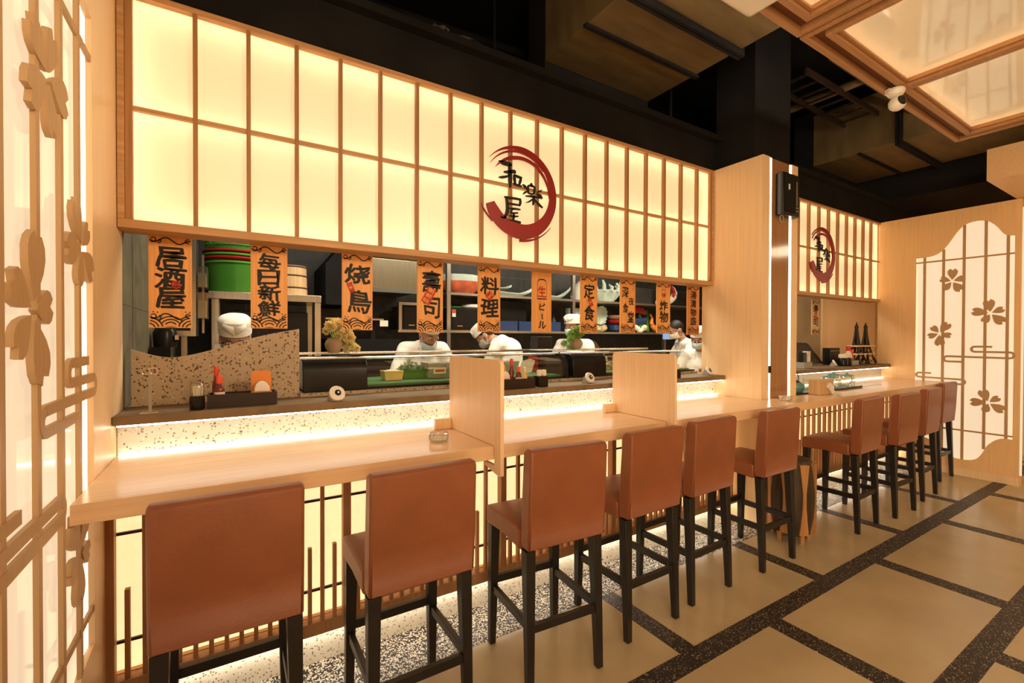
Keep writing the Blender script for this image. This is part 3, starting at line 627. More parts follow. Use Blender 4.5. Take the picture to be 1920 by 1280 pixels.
# ================================================================ BAR STOOLS
def make_stool():
    t = thing('bar_stool', 'x', 'stool', (0, 0, 0), 'brown leather bar stools along the counter')
    w = 0.1925
    # backrest: slightly tapering pad reaching down past the seat
    mb = MB(); fn = lambda u, v, d: (d, u, v)
    prof = [(-0.196, 0.580), (-0.190, 0.572), (-0.135, 0.572), (-0.128, 0.60), (-0.134, 0.72), (-0.152, 0.958), (-0.160, 0.972), (-0.175, 0.977), (-0.204, 0.976), (-0.213, 0.968), (-0.216, 0.955), (-0.207, 0.72)]
    mb.prism(prof, -w+0.004, w-0.004, fn)
    mb.build('backrest', 'leather', t, bevel=0.014, seg=3)
    sm = MB()
    for s in (-1, 1): sm.tube([(s*(w-0.024), -0.2125, 0.955), (s*(w-0.024), -0.206, 0.75), (s*(w-0.022), -0.196, 0.60)], 0.0016, 6)
    sm.tube([(-w+0.026, -0.2125, 0.953), (w-0.026, -0.2125, 0.953)], 0.0016, 6)
    sm.build('seam', 'leather', t)
    # seat: softly domed box
    mb = MB(); n = 8; top, bot = [], []
    for i in range(n+1):
        for j in range(n+1):
            u, v = -1+2*i/n, -1+2*j/n
            x, y = u*(w-0.002), -0.128+0.3235*(v+1)/2
            top.append((x, y, 0.640+0.012*(1-u**4)*(1-v**4))); bot.append((x, y, 0.556+0.010*(1-abs(v))))
    m = n+1; mb2 = []
    for i in range(n):
        for j in range(n): mb2.append((i*m+j, (i+1)*m+j, (i+1)*m+j+1, i*m+j+1))
    fs = mb2+[tuple(q+m*m for q in reversed(f)) for f in mb2]
    for k in range(n):
        for a, b in ((k*m, (k+1)*m), ((k+1)*m+n, k*m+n)): fs.append((b, a, a+m*m, b+m*m))
        for a, b in ((k+1, k), (n*m+k, n*m+k+1)): fs.append((b, a, a+m*m, b+m*m))
    mb._pts(top+bot, fs); mb.build('seat', 'leather', t, bevel=0.011, seg=3)
    sq = MB(); q = w-0.012
    sq.tube([(-q, -0.115, 0.632), (-q, 0.183, 0.632), (q, 0.183, 0.632), (q, -0.115, 0.632)], 0.0025, 6); sq.build('seat_piping', 'leather', t)
    # legs, tapering on the inner faces
    for s in (-1, 1):
        for f in (-1, 1):
            xo, yo = s*0.187, (0.187 if f > 0 else -0.178); yl = yo if f > 0 else -0.195
            a, b = 0.044, 0.029
            T = [(xo, yo), (xo-s*a, yo), (xo-s*a, yo-f*a), (xo, yo-f*a)]; B = [(xo*0.995, yl), (xo*0.995-s*b, yl), (xo*0.995-s*b, yl-f*b), (xo*0.995, yl-f*b)]
            lg = MB(); lg.hexa([(x, y, 0.0) for x, y in B], [(x, y, 0.566) for x, y in T]); lg.build('leg', 'black', t, bevel=0.002)
    for z, p0, p1 in ((0.262, (-0.168, -0.16), (-0.168, 0.16)), (0.262, (0.168, -0.16), (0.168, 0.16)), (0.295, (-0.15, 0.170), (0.15, 0.170)), (0.255, (-0.15, -0.172), (0.15, -0.172))):
        MB().bar((*p0, z), (*p1, z), 0.020, 0.034).build('stretcher', 'black', t, bevel=0.0015)
    return t
st = make_stool()
ordn = ['nearest brown leather bar stool, cropped by the picture bottom at left', 'second brown leather bar stool counted from the cherry blossom lattice', 'third brown leather bar stool, in front of the first wood divider',
        'fourth brown leather bar stool, overlapping the third one from behind', 'fifth brown leather bar stool, in front of the divider by the column', 'sixth brown leather bar stool, standing in front of the wood column and dark drum',
        'seventh brown leather bar stool, first one past the drum, seat seen from the side', 'eighth brown leather bar stool, third from the far end of the bar', 'ninth brown leather bar stool, turned slightly, second from the far end', 'last brown leather bar stool at the far end by the lattice wall']
pos = [(0.0, 1.70, 0), (0.562, 1.668, 0.0), (1.190, 1.660, -0.07), (1.742, 1.700, 0.02), (2.245, 1.735, 0.03), (2.912, 1.725, 0.0), (4.035, 1.675, 0.03), (4.635, 1.640, -0.03), (5.295, 1.680, 0.03), (6.150, 1.795, 0.0)]
for i, (x, y, r) in enumerate(pos):
    if i == 0: st.location = (x, y, 0.0016); st['label'] = ordn[0]
    else: dup(st, (x, y, 0.0016), r, ordn[i])

# dark hide drum standing before the column
t = thing('hide_drum', 'dark hide covered drum with tan hourglass ribs standing before the wood column', 'drum', (3.39, 1.715, 0))
MB().lathe([(0.0, 0.055), (0.118, 0.055), (0.132, 0.075), (0.145, 0.18), (0.150, 0.32), (0.145, 0.46), (0.133, 0.55), (0.118, 0.57), (0, 0.57)], (3.39, 1.715, 0), 28, wob=lambda t, z: 1+0.025*math.sin(5*t+9*z)).build('body', 'drum', t)
for k in range(8):
    a = 2*PI*k/8+0.25; mb = MB(); fnr = lambda u, v, d: (3.39+(0.1535+d)*math.cos(a+u/0.165), 1.715+(0.1535+d)*math.sin(a+u/0.165), v)
    mb.ribbon([(0, 0.075), (0, 0.16), (0, 0.26), (0, 0.36), (0, 0.46), (0, 0.555)], [0.068, 0.046, 0.026, 0.024, 0.046, 0.07], fnr, -0.03, 0.002); mb.build('rib', 'tan', t)
for k in range(5):
    a = 2*PI*k/5+0.5; MB().cone((3.39+0.115*math.cos(a), 1.715+0.115*math.sin(a), 0), (3.39+0.115*math.cos(a), 1.715+0.115*math.sin(a), 0.07), 0.013, 0.017, 12).build('foot', 'tan', t)

# ================================================================ THINGS ON LEDGES AND COUNTER
ZL = 1.1255
def ashtray(x, y, label):
    t = thing('ashtray', label, 'ashtray', (x, y, ZC), 'clear glass ashtrays')
    MB().lathe([(0, 0.001), (0.036, 0.001), (0.042, 0.006), (0.045, 0.030), (0.041, 0.034), (0.036, 0.030), (0.032, 0.010), (0, 0.009)], (x, y, ZC), 20, wob=lambda a, z: 1+0.05*math.cos(8*a)).build('bowl', 'glass2', t)
    mb = MB()
    for k in range(4): a = k*PI/2+0.4; mb.bar((x+0.036*math.cos(a), y+0.036*math.sin(a), ZC+0.0335), (x+0.047*math.cos(a), y+0.047*math.sin(a), ZC+0.0335), 0.012, 0.006)
    mb.build('rest_notch', 'glass2', t); return t
M['glass2'] = vary(mat('thick_glass', (0.92, 0.88, 0.78), 0.05, trans=0.75, ior=1.45), (1, 1, 1), 9, 0.05)
ashtray(0.776, 1.868, 'clear glass ashtray on counter left of the first divider')
ashtray(3.430, 1.775, 'clear glass ashtray on counter at the foot of the wood column')
# small round call buttons leaning on black wedges
def call_button(loc, rz, label):
    t = thing('call_button', label, 'call button', (0, 0, 0), 'round white call buttons')
    mb = MB(); fnx = lambda u, v, d: (d, u, v)
    mb.prism([(-0.022, 0), (0.030, 0), (0.030, 0.004), (0.012, 0.042), (0.004, 0.042)], -0.028, 0.028, fnx); mb.build('wedge_base', 'grey', t, bevel=0.001)
    rot = Matrix.Rotation(math.radians(-62), 3, 'X')
    mb = MB()
    prof = [(0, -0.009), (0.030, -0.009), (0.036, -0.004), (0.037, 0.002), (0.033, 0.009), (0.021, 0.012), (0.015, 0.010), (0, 0.010)]
    mb.lathe(prof, (0, 0, 0), 28)
    R = Matrix.Rotation(math.radians(62), 4, 'X'); T = Matrix.Translation((0, -0.014, 0.034))
    bmesh.ops.transform(mb.bm, matrix=T @ R, verts=mb.bm.verts); mb.build('disc', 'white', t)
    mb = MB(); mb.lathe([(0, 0.0105), (0.0145, 0.0105), (0.013, 0.014), (0, 0.015)], (0, 0, 0), 20); bmesh.ops.transform(mb.bm, matrix=T @ R, verts=mb.bm.verts); mb.build('key', 'blackp', t)
    mb = MB(); mb.lathe([(0, 0.0152), (0.005, 0.0152), (0.004, 0.0162), (0, 0.0165)], (0, 0, 0), 12); bmesh.ops.transform(mb.bm, matrix=T @ R, verts=mb.bm.verts); mb.build('key_mark', 'white', t)
    t.location = loc; t.rotation_euler = (0, 0, rz); ROOTLOC[t.name] = (0, 0, 0); return t
b0 = call_button((0.412, 2.215, ZL), 0.25, 'round white call button on ledge before the black cooler housing')
dup(b0, (1.970, 2.255, ZL), 0.1, 'round white call button on ledge between the two wood dividers')
dup(b0, (3.215, 2.265, ZL), 0.2, 'round white call button on ledge beside the wood column')
dup(b0, (5.36, 2.30, ZL), 0.4, 'round white call button on niche ledge by the black monitor')
# sign stand
t = thing('sign_stand', 'slim clear sign stand with ring clip at left end of the ledge', 'stand', (-0.264, 2.215, ZL))
MB().box((-0.292, 2.190, ZL), (-0.236, 2.235, ZL+0.005)).build('base', 'chrome', t)
MB().bar((-0.263, 2.215, ZL+0.005), (-0.263, 2.215, ZL+0.150), 0.010, 0.004).build('stem', 'grey', t)
mb = MB()
for dx in (-0.012, 0.012): mb.tube([(-0.263+dx+0.013*math.cos(2*PI*k/16), 2.215, ZL+0.160+0.013*math.sin(2*PI*k/16)) for k in range(16)], 0.0014, 6, closed=True)
mb.build('ring_clip', 'chrome', t)
# black jar with toothpicks
def pick_jar(x, y, label):
    t = thing('toothpick_jar', label, 'jar', (x, y, ZL))
    MB().lathe([(0, 0), (0.024, 0), (0.026, 0.004), (0.026, 0.052), (0.023, 0.055), (0, 0.055)], (x, y, ZL), 22).build('holder', 'blackp', t)
    MB().lathe([(0.021, 0.055), (0.023, 0.058), (0.0235, 0.098), (0.018, 0.106), (0, 0.108)], (x, y, ZL), 22).build('clear_lid', 'glass', t)
    mb = MB(); rr = random.Random(5)
    for k in range(30):
        a, r = rr.random()*2*PI, 0.018*math.sqrt(rr.random()); mb.cone((x+r*math.cos(a), y+r*math.sin(a), ZL+0.05), (x+r*1.15*math.cos(a), y+r*1.15*math.sin(a), ZL+0.086+0.012*rr.random()), 0.0014, 0.0014, 5)
    tag(mb.build('toothpicks', 'label', t), kind='stuff'); return t
pick_jar(-0.115, 2.225, 'black jar with clear lid and toothpicks left of condiment tray')
# condiment trays
def tray(x0, x1, y0, y1, z, h, label, m='brownbk'):
    t = thing('condiment_tray', label, 'tray', ((x0+x1)/2, (y0+y1)/2, z)); w = 0.007
    MB().box((x0, y0, z), (x1, y1, z+w)).build('bottom', m, t)
    for a, b in (((x0, y0, z+w), (x1, y0+w, z+h)), ((x0, y1-w, z+w), (x1, y1, z+h)), ((x0, y0+w, z+w), (x0+w, y1-w, z+h)), ((x1-w, y0+w, z+w), (x1, y1-w, z+h))): MB().box(a, b).build('side_board', m, t)
    return t
tray(-0.082, 0.172, 2.225, 2.325, ZL, 0.055, 'dark brown wood condiment tray on ledge before the wavy stone screen')
def sauce_bottle(x, y, z, label, capm, r=0.017, h=0.12, lab=True, body='sauce'):
    t = thing('sauce_bottle', label, 'bottle', (x, y, z))
    MB().lathe([(0, 0), (r*0.9, 0), (r, 0.004), (r, h*0.50), (r*0.85, h*0.60), (r*0.5, h*0.70), (r*0.42, h*0.80), (0, h*0.80)], (x, y, z), 20).build('bottle', body, t)
    MB().lathe([(r*0.55, h*0.74), (r*0.62, h*0.76), (r*0.60, h*0.98), (r*0.5, h), (0, h)], (x, y, z), 18).build('cap', capm, t)
    if lab:
        mb = MB(); mb.lathe([(r+0.0006, h*0.10), (r+0.0006, h*0.46)], (x, y, z), 20); mb.build('paper_label', 'label', t, recalc=False)
        mk = MB(); fnl = lambda u, v, d: (x+(r+0.0012)*math.sin(u/r), y-(r+0.0012)*math.cos(u/r), z+v)
        glyph(mk, '辣', -0.006, h*0.28, 0.010, 0.014, fnl, 0, 0.03); glyph(mk, '油', 0.006, h*0.28, 0.010, 0.014, fnl, 0, 0.03); mk.build('label_print', 'ink', t)
    return t
zt = ZL+0.0075
sauce_bottle(-0.052, 2.295, zt, 'slim hot sauce bottle with red cap at back of left tray', 'redcap', 0.015, 0.160, False)
sauce_bottle(-0.040, 2.255, zt, 'small chilli bottle with orange red cap at front of left tray', 'orcap', 0.019, 0.122, True)
def napkin_box(x, y, z, label, w=0.078, h=0.135):
    t = thing('napkin_holder', label, 'napkin holder', (x, y, z))
    fnq = lambda u, v, d: (x+u, y+d, z+v)
    ol = [(-w/2, 0), (w/2, 0), (w/2, h-0.012), (w/2-0.003, h-0.004), (w/2-0.012, h), (-w/2+0.012, h), (-w/2+0.003, h-0.004), (-w/2, h-0.012)]
    MB().prism(ol, 0.030, 0.036, fnq).build('back_plate', 'orange', t, bevel=0.001)
    MB().prism([(-w/2, 0), (w/2, 0), (w/2, 0.05), (-w/2, 0.05)], -0.024, -0.019, fnq).prism([(-w/2, 0), (w/2, 0), (w/2, 0.004), (-w/2, 0.004)], -0.019, 0.030, fnq).build('front_plate', 'orange', t, bevel=0.001)
    mb = MB(); mb.prism([(-0.034, 0.006), (0.034, 0.006), (0.030, 0.070), (0.026, 0.074), (0.020, 0.084), (0.004, 0.092), (-0.010, 0.090), (-0.022, 0.080), (-0.028, 0.060)], -0.015, 0.022, fnq); mb.build('napkins', 'tissue', t, bevel=0.004)
    return t
napkin_box(0.115, 2.275, zt, 'orange napkin holder with white napkins in left tray')
tray(1.285, 1.520, 2.205, 2.300, ZL, 0.055, 'dark brown wood condiment tray right of the first divider')
napkin_box(1.335, 2.250, zt, 'orange napkin holder half hidden behind the first divider', 0.06, 0.125)
sauce_bottle(1.402, 2.280, zt, 'slim hot sauce bottle with red cap right of the first divider', 'redcap', 0.015, 0.160, False)
sauce_bottle(1.430, 2.245, zt, 'small chilli bottle with orange red cap right of the first divider', 'orcap', 0.018, 0.115, True)
sauce_bottle(1.476, 2.255, zt, 'yellow seasoning bottle with cream cap beside the chilli bottle', 'label', 0.018, 0.112, True, 'yellow')
def cup_jar(x, y, z, label, lids=2):
    t = thing('pepper_jar', label, 'jar', (x, y, z))
    MB().box((x-0.034, y-0.030, z), (x+0.034, y+0.030, z+0.062)).build('black_holder', 'blackp', t, bevel=0.003)
    for k in range(lids):
        xx = x-0.017+0.034*k
        MB().lathe([(0.013, 0.063), (0.0155, 0.066), (0.0155, 0.094), (0.012, 0.100), (0, 0.101)], (xx, y-0.008, z), 16).build('shaker_lid', 'label', t)
    return t
cup_jar(1.583, 2.238, ZL, 'black holder with two cream lidded shakers right of second tray')
cup_jar(2.775, 2.225, ZL, 'black holder with cream shakers right of the second divider')
tray(2.72, 2.84, 2.262, 2.34, ZL, 0.050, 'short dark tray behind shakers right of second divider')
sauce_bottle(2.79, 2.30, zt, 'small cream capped sauce bottle behind the shakers at second divider', 'label', 0.015, 0.10, False)
# ---- niche ledge
t = thing('monitor', 'black angled till monitor at left end of the niche ledge', 'monitor', (5.2, 2.50, ZL))
fnm = lambda u, v, d: (u, 2.46+0.35*(v-1.13)+d, v)
MB().prism([(4.88, 1.150), (5.53, 1.140), (5.36, 1.355), (5.33, 1.368), (4.88, 1.372)], 0.0, 0.028, fnm).build('housing', 'blackp', t, bevel=0.006)
MB().prism([(4.88, 1.172), (5.47, 1.165), (5.335, 1.345), (4.88, 1.350)], -0.003, 0.001, fnm).build('glass_face', 'blackp', t)
MB().box((5.06, 2.50, ZL), (5.26, 2.66, ZL+0.014)).bar((5.16, 2.58, ZL+0.01), (5.16, 2.53, 1.25), 0.05, 0.03).build('stand', 'blackp', t)
t = thing('condiment_box', 'small grey condiment box holding a cream carton beside the till monitor', 'box', (4.735, 2.28, ZL))
MB().box((4.66, 2.24, ZL), (4.81, 2.32, ZL+0.06)).build('box', 'grey', t, bevel=0.003)
MB().box((4.745, 2.255, ZL+0.061), (4.80, 2.30, ZL+0.165)).build('carton', 'label', t); MB().box((4.67, 2.255, ZL+0.061), (4.73, 2.30, ZL+0.155)).build('black_carton', 'blackp', t)
tray(5.70, 5.885, 2.27, 2.37, ZL-0.0, 0.05, 'grey condiment tray on niche ledge beside the tower stand', 'grey')
for x, y, l in ((5.49, 2.262, 'black glass jar with pale lid on niche ledge, left of the pair'), (5.60, 2.27, 'black glass jar with pale lid on niche ledge, right of the pair')):
    t = thing('spice_jar', l, 'jar', (x, y, ZL))
    MB().lathe([(0, 0), (0.042, 0), (0.044, 0.01), (0.044, 0.075), (0.038, 0.085), (0, 0.085)], (x, y, ZL), 20).build('jar', 'blackp', t)
    MB().lathe([(0.038, 0.086), (0.040, 0.09), (0.040, 0.118), (0.034, 0.125), (0, 0.126)], (x, y, ZL), 20).build('lid', 'label', t)
t = thing('black_box', 'upright black box behind the jars on niche ledge', 'box', (5.69, 2.46, ZL)); MB().box((5.58, 2.42, ZL), (5.80, 2.50, ZL+0.185)).build('case', 'blackp', t, bevel=0.004); MB().box((5.58, 2.417, ZL+0.15), (5.80, 2.42, ZL+0.156)).build('lid_gap', 'grey', t)
sauce_bottle(5.755, 2.32, zt, 'cream carton bottle standing in grey niche tray', 'redcap', 0.034, 0.20, False, 'label')
sauce_bottle(5.835, 2.32, zt, 'red chilli bottle standing in grey niche tray', 'orcap', 0.022, 0.16, False, 'fish')
# tower display stand with two cross boards
t = thing('tower_stand', 'twin black lattice tower stand carrying two pale boards in the niche', 'display stand', (6.16, 2.36, ZL))
for cx in (6.05, 6.28):
    mb = MB(); y = 2.36
    prof = [(0.0, 0.100), (0.06, 0.076), (0.13, 0.052), (0.22, 0.030), (0.32, 0.017), (0.40, 0.011), (0.425, 0.011)]
    for sx in (-1, 1):
        for sy in (-1, 1):
            mb.tube([(cx+sx*r, y+sy*r*0.7, ZL+z+0.014*(z == 0)) for z, r in prof], [0.013, 0.012, 0.011, 0.010, 0.008, 0.006, 0.006], 6)
    for (z0, r0), (z1, r1) in zip(prof, prof[1:]):
        for sy in (-1, 1):
            mb.bar((cx-r0, y+sy*r0*0.7, ZL+z0), (cx+r1, y+sy*r1*0.7, ZL+z1), 0.005, 0.005); mb.bar((cx+r0, y+sy*r0*0.7, ZL+z0), (cx-r1, y+sy*r1*0.7, ZL+z1), 0.005, 0.005)
    mb.box((cx-0.06, y-0.045, ZL+0.125), (cx+0.06, y+0.045, ZL+0.14)).box((cx-0.034, y-0.03, ZL+0.215), (cx+0.034, y+0.03, ZL+0.228))
    mb.build('tower', 'iron', t)
    MB().lathe([(0, 0.40), (0.018, 0.40), (0.020, 0.425), (0.012, 0.44), (0.004, 0.47), (0, 0.48)], (cx, y, ZL), 12).build('finial', 'iron', t)
MB().box((5.93, 2.315, ZL+0.105), (6.70, 2.43, ZL+0.122)).build('lower_board', 'wood', t, bevel=0.002)
MB().box((5.95, 2.315, ZL+0.196), (6.56, 2.42, ZL+0.212)).build('upper_board', 'wood', t, bevel=0.002)
# ---- tea things on the right counter
t = thing('tea_tray', 'black tray with teal pot on right counter behind wooden tissue box', 'tray', (4.06, 1.97, ZC))
MB().box((3.84, 1.89, ZC+0.001), (4.42, 2.08, ZC+0.012)).build('tray', 'blackp', t, bevel=0.003)
t = thing('tea_tray', 'black tray under the glass teapots at right', 'tray', (4.66, 1.97, ZC)); MB().box((4.46, 1.88, ZC+0.001), (4.95, 2.08, ZC+0.012)).build('tray', 'blackp', t, bevel=0.003); MB().box((4.46, 1.88, ZC+0.012), (4.95, 1.886, ZC+0.02)).build('rim', 'blackp', t)
def teapot(x, y, label, lidm='teal', r=0.062, h=0.085, hand=True):
    t = thing('glass_teapot', label, 'teapot', (x, y, ZC+0.0125)); z = ZC+0.0125
    MB().lathe([(0, 0), (r*0.85, 0), (r, h*0.2), (r, h*0.75), (r*0.8, h), (r*0.76, h), (r*0.94, h*0.75), (r*0.94, h*0.2), (r*0.8, 0.004), (0, 0.004)], (x, y, z), 24).build('glass_body', 'glass', t)
    MB().lathe([(0, h+0.002), (r*0.82, h+0.002), (r*0.84, h+0.008), (r*0.3, h+0.016), (r*0.15, h+0.018), (r*0.18, h+0.03), (0, h+0.034)], (x, y, z), 20).build('lid', lidm, t)
    if hand: MB().tube([(x+r*0.95, y, z+h*0.85), (x+r*1.35, y, z+h*0.95), (x+r*1.6, y, z+h*0.7), (x+r*1.5, y, z+h*0.35), (x+r*0.98, y, z+h*0.2)], 0.004, 8).build('handle', 'iron', t)
    return t
teapot(4.56, 1.98, 'glass teapot with teal lid beside the wooden tissue box', 'teal', 0.07, 0.09, False)
teapot(4.72, 2.02, 'glass teapot with knobbed lid in middle of tea tray', 'teal', 0.06, 0.10, False)
teapot(4.86, 1.97, 'glass teapot with dark handle at right end of tea tray', 'teal', 0.065, 0.09, True)
t = thing('kettle', 'teal pot with tall wire bail handle on left tea tray', 'kettle', (4.00, 2.0, ZC+0.0125)); z = ZC+0.0125
MB().lathe([(0, 0), (0.06, 0), (0.075, 0.03), (0.07, 0.06), (0.045, 0.075), (0, 0.08)], (4.00, 2.0, z), 20).build('body', 'teal', t)
MB().lathe([(0, 0.076), (0.045, 0.078), (0.02, 0.09), (0.010, 0.10), (0, 0.102)], (4.00, 2.0, z), 16).build('lid', 'iron', t)
MB().tube([(3.935, 2.0, z+0.055), (3.94, 2.0, z+0.12), (3.97, 2.0, z+0.16), (4.0, 2.0, z+0.17), (4.03, 2.0, z+0.16), (4.06, 2.0, z+0.12), (4.065, 2.0, z+0.055)], 0.004, 8).build('bail_handle', 'iron', t)
tag(MB().lathe([(0, 0), (0.045, 0), (0.052, 0.05), (0.05, 0.09), (0.046, 0.09), (0.046, 0.006), (0, 0.006)], (4.22, 1.99, ZC+0.0125), 20).build('glass_tumbler', 'glass', loc=(4.22, 1.99, ZC+0.0125)), 'empty glass tumbler behind the wooden tissue box', 'glass')
t = thing('tissue_box', 'wooden tissue box with white tissue hanging out on right counter', 'tissue box', (4.10, 1.84, ZC+0.001))
MB().box((3.97, 1.79, ZC+0.001), (4.19, 1.88, ZC+0.118)).build('box', 'tubwood', t, bevel=0.004)
MB().prism([(4.06, 1.045), (4.085, 1.062), (4.12, 1.055), (4.15, 1.03), (4.165, 0.985), (4.155, 0.968), (4.135, 0.966), (4.115, 0.99), (4.085, 1.01), (4.062, 1.022)], 1.772, 1.789, lambda u, v, d: (u, d, v)).build('tissue', 'tissue', t, bevel=0.003)
tag(MB().box((5.05, 1.90, ZC+0.0008), (5.42, 2.12, ZC+0.003)).build('menu_sheet', 'label', loc=(5.2, 2.0, ZC)), 'pale laminated menu sheet lying on right counter', 'menu')
# ---- fixtures on the column and ceiling frame
t = thing('wall_speaker', 'black box speaker mounted at top of wood column front', 'speaker', (3.60, 1.85, 2.30))
MB().box((3.475, 1.825, 2.335), (3.700, 1.880, 2.650)).build('cabinet', 'blackp', t, bevel=0.005)
MB().box((3.485, 1.8215, 2.36), (3.635, 1.8245, 2.64)).build('grille', 'blackm', t); MB().box((3.535, 1.818, 2.525), (3.553, 1.821, 2.565)).build('badge', 'white', t)
MB().box((3.655, 1.8215, 2.42), (3.661, 1.8245, 2.60)).build('edge_trim', 'grey', t)
for z in (2.375, 2.40): MB().box((3.648, 1.8215, z), (3.675, 1.8245, z+0.008)).build('vent_slot', 'grey', t)
MB().box((3.54, 1.8805, 2.44), (3.62, 1.8862, 2.56)).build('bracket', 'blackm', t)
MB().tube([(3.50+0.026*math.cos(k*PI/6), 1.85, 2.308+0.026*math.sin(k*PI/6)) for k in range(12)], 0.003, 6, closed=True).build('cable_loop', 'grey', t)
t = thing('wall_switch', 'small dark switch beside the left lit line on the column', 'switch', (3.413, 1.885, 1.18))
MB().box((3.402, 1.878, 1.158), (3.428, 1.8985, 1.212)).build('plate', 'blackp', t, bevel=0.002); MB().box((3.409, 1.875, 1.172), (3.421, 1.878, 1.198)).build('rocker', 'blackp', t)

# ================================================================ CEILING
def light_panel(label, x0, x1, y0, y1, cells):
    z = 3.0; t = thing('ceiling_light_panel', label, 'ceiling light', ((x0+x1)/2, (y0+y1)/2, z))
    def ring(a0, a1, b0, b1, w, za, zb, name, m, bev=0.002):
        for p, q in (((a0, b0), (a1, b0+w)), ((a0, b1-w), (a1, b1)), ((a0, b0+w), (a0+w, b1-w)), ((a1-w, b0+w), (a1, b1-w))):
            MB().box((*p, za), (*q, zb)).build(name, m, t, bevel=bev)
    ring(x0, x1, y0, y1, 0.030, z, z+0.11, 'outer_frame', 'woodf')
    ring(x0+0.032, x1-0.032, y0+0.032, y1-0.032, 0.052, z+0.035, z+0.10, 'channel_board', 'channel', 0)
    for ca, cb in cells:
        ring(ca, cb, y0+0.085, y1-0.085, 0.032, z+0.002, z+0.10, 'inner_frame', 'woodf')
        ring(ca+0.0325, cb-0.0325, y0+0.1175, y1-0.1175, 0.018, z+0.020, z+0.034, 'lip_moulding', 'woodf')
        MB().box((ca+0.033, y0+0.118, z+0.052), (cb-0.033, y1-0.118, z+0.055)).build('stretch_film', 'film', t)
        for q, r in (((ca+0.055, y0+0.138), (cb-0.055, y0+0.146)), ((ca+0.055, y1-0.146), (cb-0.055, y1-0.138)), ((ca+0.055, y0+0.16), (ca+0.063, y1-0.16)), ((cb-0.063, y0+0.16), (cb-0.055, y1-0.16))):
            MB().box((*q, z+0.098), (*r, z+0.102)).build('led_strip', 'ledf', t)
        MB().box((ca+0.02, y0+0.10, z+0.15), (cb-0.02, y1-0.10, z+0.156)).build('back_board', 'signback', t)
    return t
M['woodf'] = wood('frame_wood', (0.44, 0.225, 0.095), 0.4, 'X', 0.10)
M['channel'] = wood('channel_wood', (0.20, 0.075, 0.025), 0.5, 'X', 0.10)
M['ledc'] = emis('cove_led', (1.0, 0.78, 0.46), 9.0)
light_panel('glowing wood framed ceiling light panel at top right, nearer the far wall', 2.57, 4.985, -1.10, 1.275, ((2.655, 3.655), (3.655, 4.90)))
light_panel('glowing wood framed ceiling light panel at top right, only its corner in view', 0.14, 2.55, -1.10, 1.275, ((0.225, 1.225), (1.225, 2.465)))
# hangers of the light panels
for i, (x, y) in enumerate(((2.75, 1.1), (4.8, 1.1), (3.7, 0.9))):
    o = tag(MB().cone((x, y, 3.11), (x, y, 4.25), 0.006, 0.006, 8).build('hanger_rod', 'blackm', loc=(x, y, 3.11)), 'thin black hanger rod above the lit ceiling panel', 'rod', 'hanger rods of the ceiling panel')
# dome camera and white sensor box under the frame
t = thing('dome_camera', 'white swivel dome camera hanging from corner of lit ceiling panel', 'camera', (3.60, 1.215, 3.0))
c0 = Vector((3.60, 1.205, 2.955))
MB().lathe([(0, 0.043), (0.046, 0.043), (0.050, 0.030), (0.040, 0.006), (0.022, -0.004), (0, -0.006)], c0, 24).build('mount', 'white', t)
c1v = c0+Vector((0.0, -0.008, -0.048))
MB().ball(c1v, 0.046, 22, 16).build('head', 'white', t)
R = Matrix.Rotation(0.55, 4, 'Z') @ Matrix.Rotation(math.radians(95), 4, 'X')
mb = MB(); mb.lathe([(0, 0.0475), (0.012, 0.0468), (0.024, 0.0412), (0.031, 0.0352)], (0, 0, 0), 20); bmesh.ops.transform(mb.bm, matrix=Matrix.Translation(c1v) @ Matrix.Rotation(-0.45, 4, 'Z') @ Matrix.Rotation(math.radians(80), 4, 'X'), verts=mb.bm.verts); mb.build('lens_face', 'blackp', t, recalc=False)
MB().tube([(3.555, 1.22, 3.0), (3.54, 1.235, 2.985), (3.545, 1.24, 2.965), (3.56, 1.23, 2.955)], 0.003, 6).build('cable', 'white', t)
t = thing('projector_box', 'white rounded box hanging under edge of lit ceiling panel at top', 'projector', (1.90, 1.08, 2.999))
MB().box((1.70, 0.98, 2.865), (2.02, 1.225, 2.965)).build('body', 'white', t, bevel=0.03, seg=4)
MB().box((1.74, 1.0, 2.966), (1.98, 1.2, 2.999)).build('mount_plate', 'white', t)
# air ducts
for x0, x1, lab in ((1.83, 2.84, 'large brown sheet metal air duct over the sign, left one'), (5.45, 6.50, 'large brown sheet metal air duct beyond the column')):
    t = thing('air_duct', lab, 'duct', ((x0+x1)/2, 1.0, 3.3))
    MB().box((x0, -3.5, 3.30), (x1, 1.765, 3.85)).build('near_length', 'duct', t, bevel=0.004)
    MB().box((x0, 1.815, 3.30), (x1, 2.55, 3.85)).build('far_length', 'duct', t, bevel=0.004)
    MB().box((x0-0.035, 1.766, 3.262), (x1+0.035, 1.786, 3.89)).build('flange', 'blackm', t); MB().box((x0-0.035, 1.794, 3.262), (x1+0.035, 1.814, 3.89)).build('flange', 'blackm', t)
    MB().box((x0+0.0, 2.551, 3.25), (x1+0.0, 2.75, 3.9)).build('elbow', 'blackm', t)
    for y in (0.6, 2.1): MB().box((x0-0.02, y, 3.28), (x1+0.02, y+0.03, 3.2985)).build('support_angle', 'blackm', t)
for x, y, lab in ((1.66, 2.95, 'black threaded hanger rod rising behind the fascia left of the left duct'), (3.05, 2.5, 'black threaded hanger rod right of the left duct'), (2.0, 2.9, 'thin black hanger rod just left of the duct elbow')):
    t = tag(MB().cone((x, y, 2.84 if y > 2.45 else 3.03), (x, y, 4.25), 0.011, 0.011, 8).build('hanger_rod', 'blackm', loc=(x, y, 2.84)), lab, 'rod')
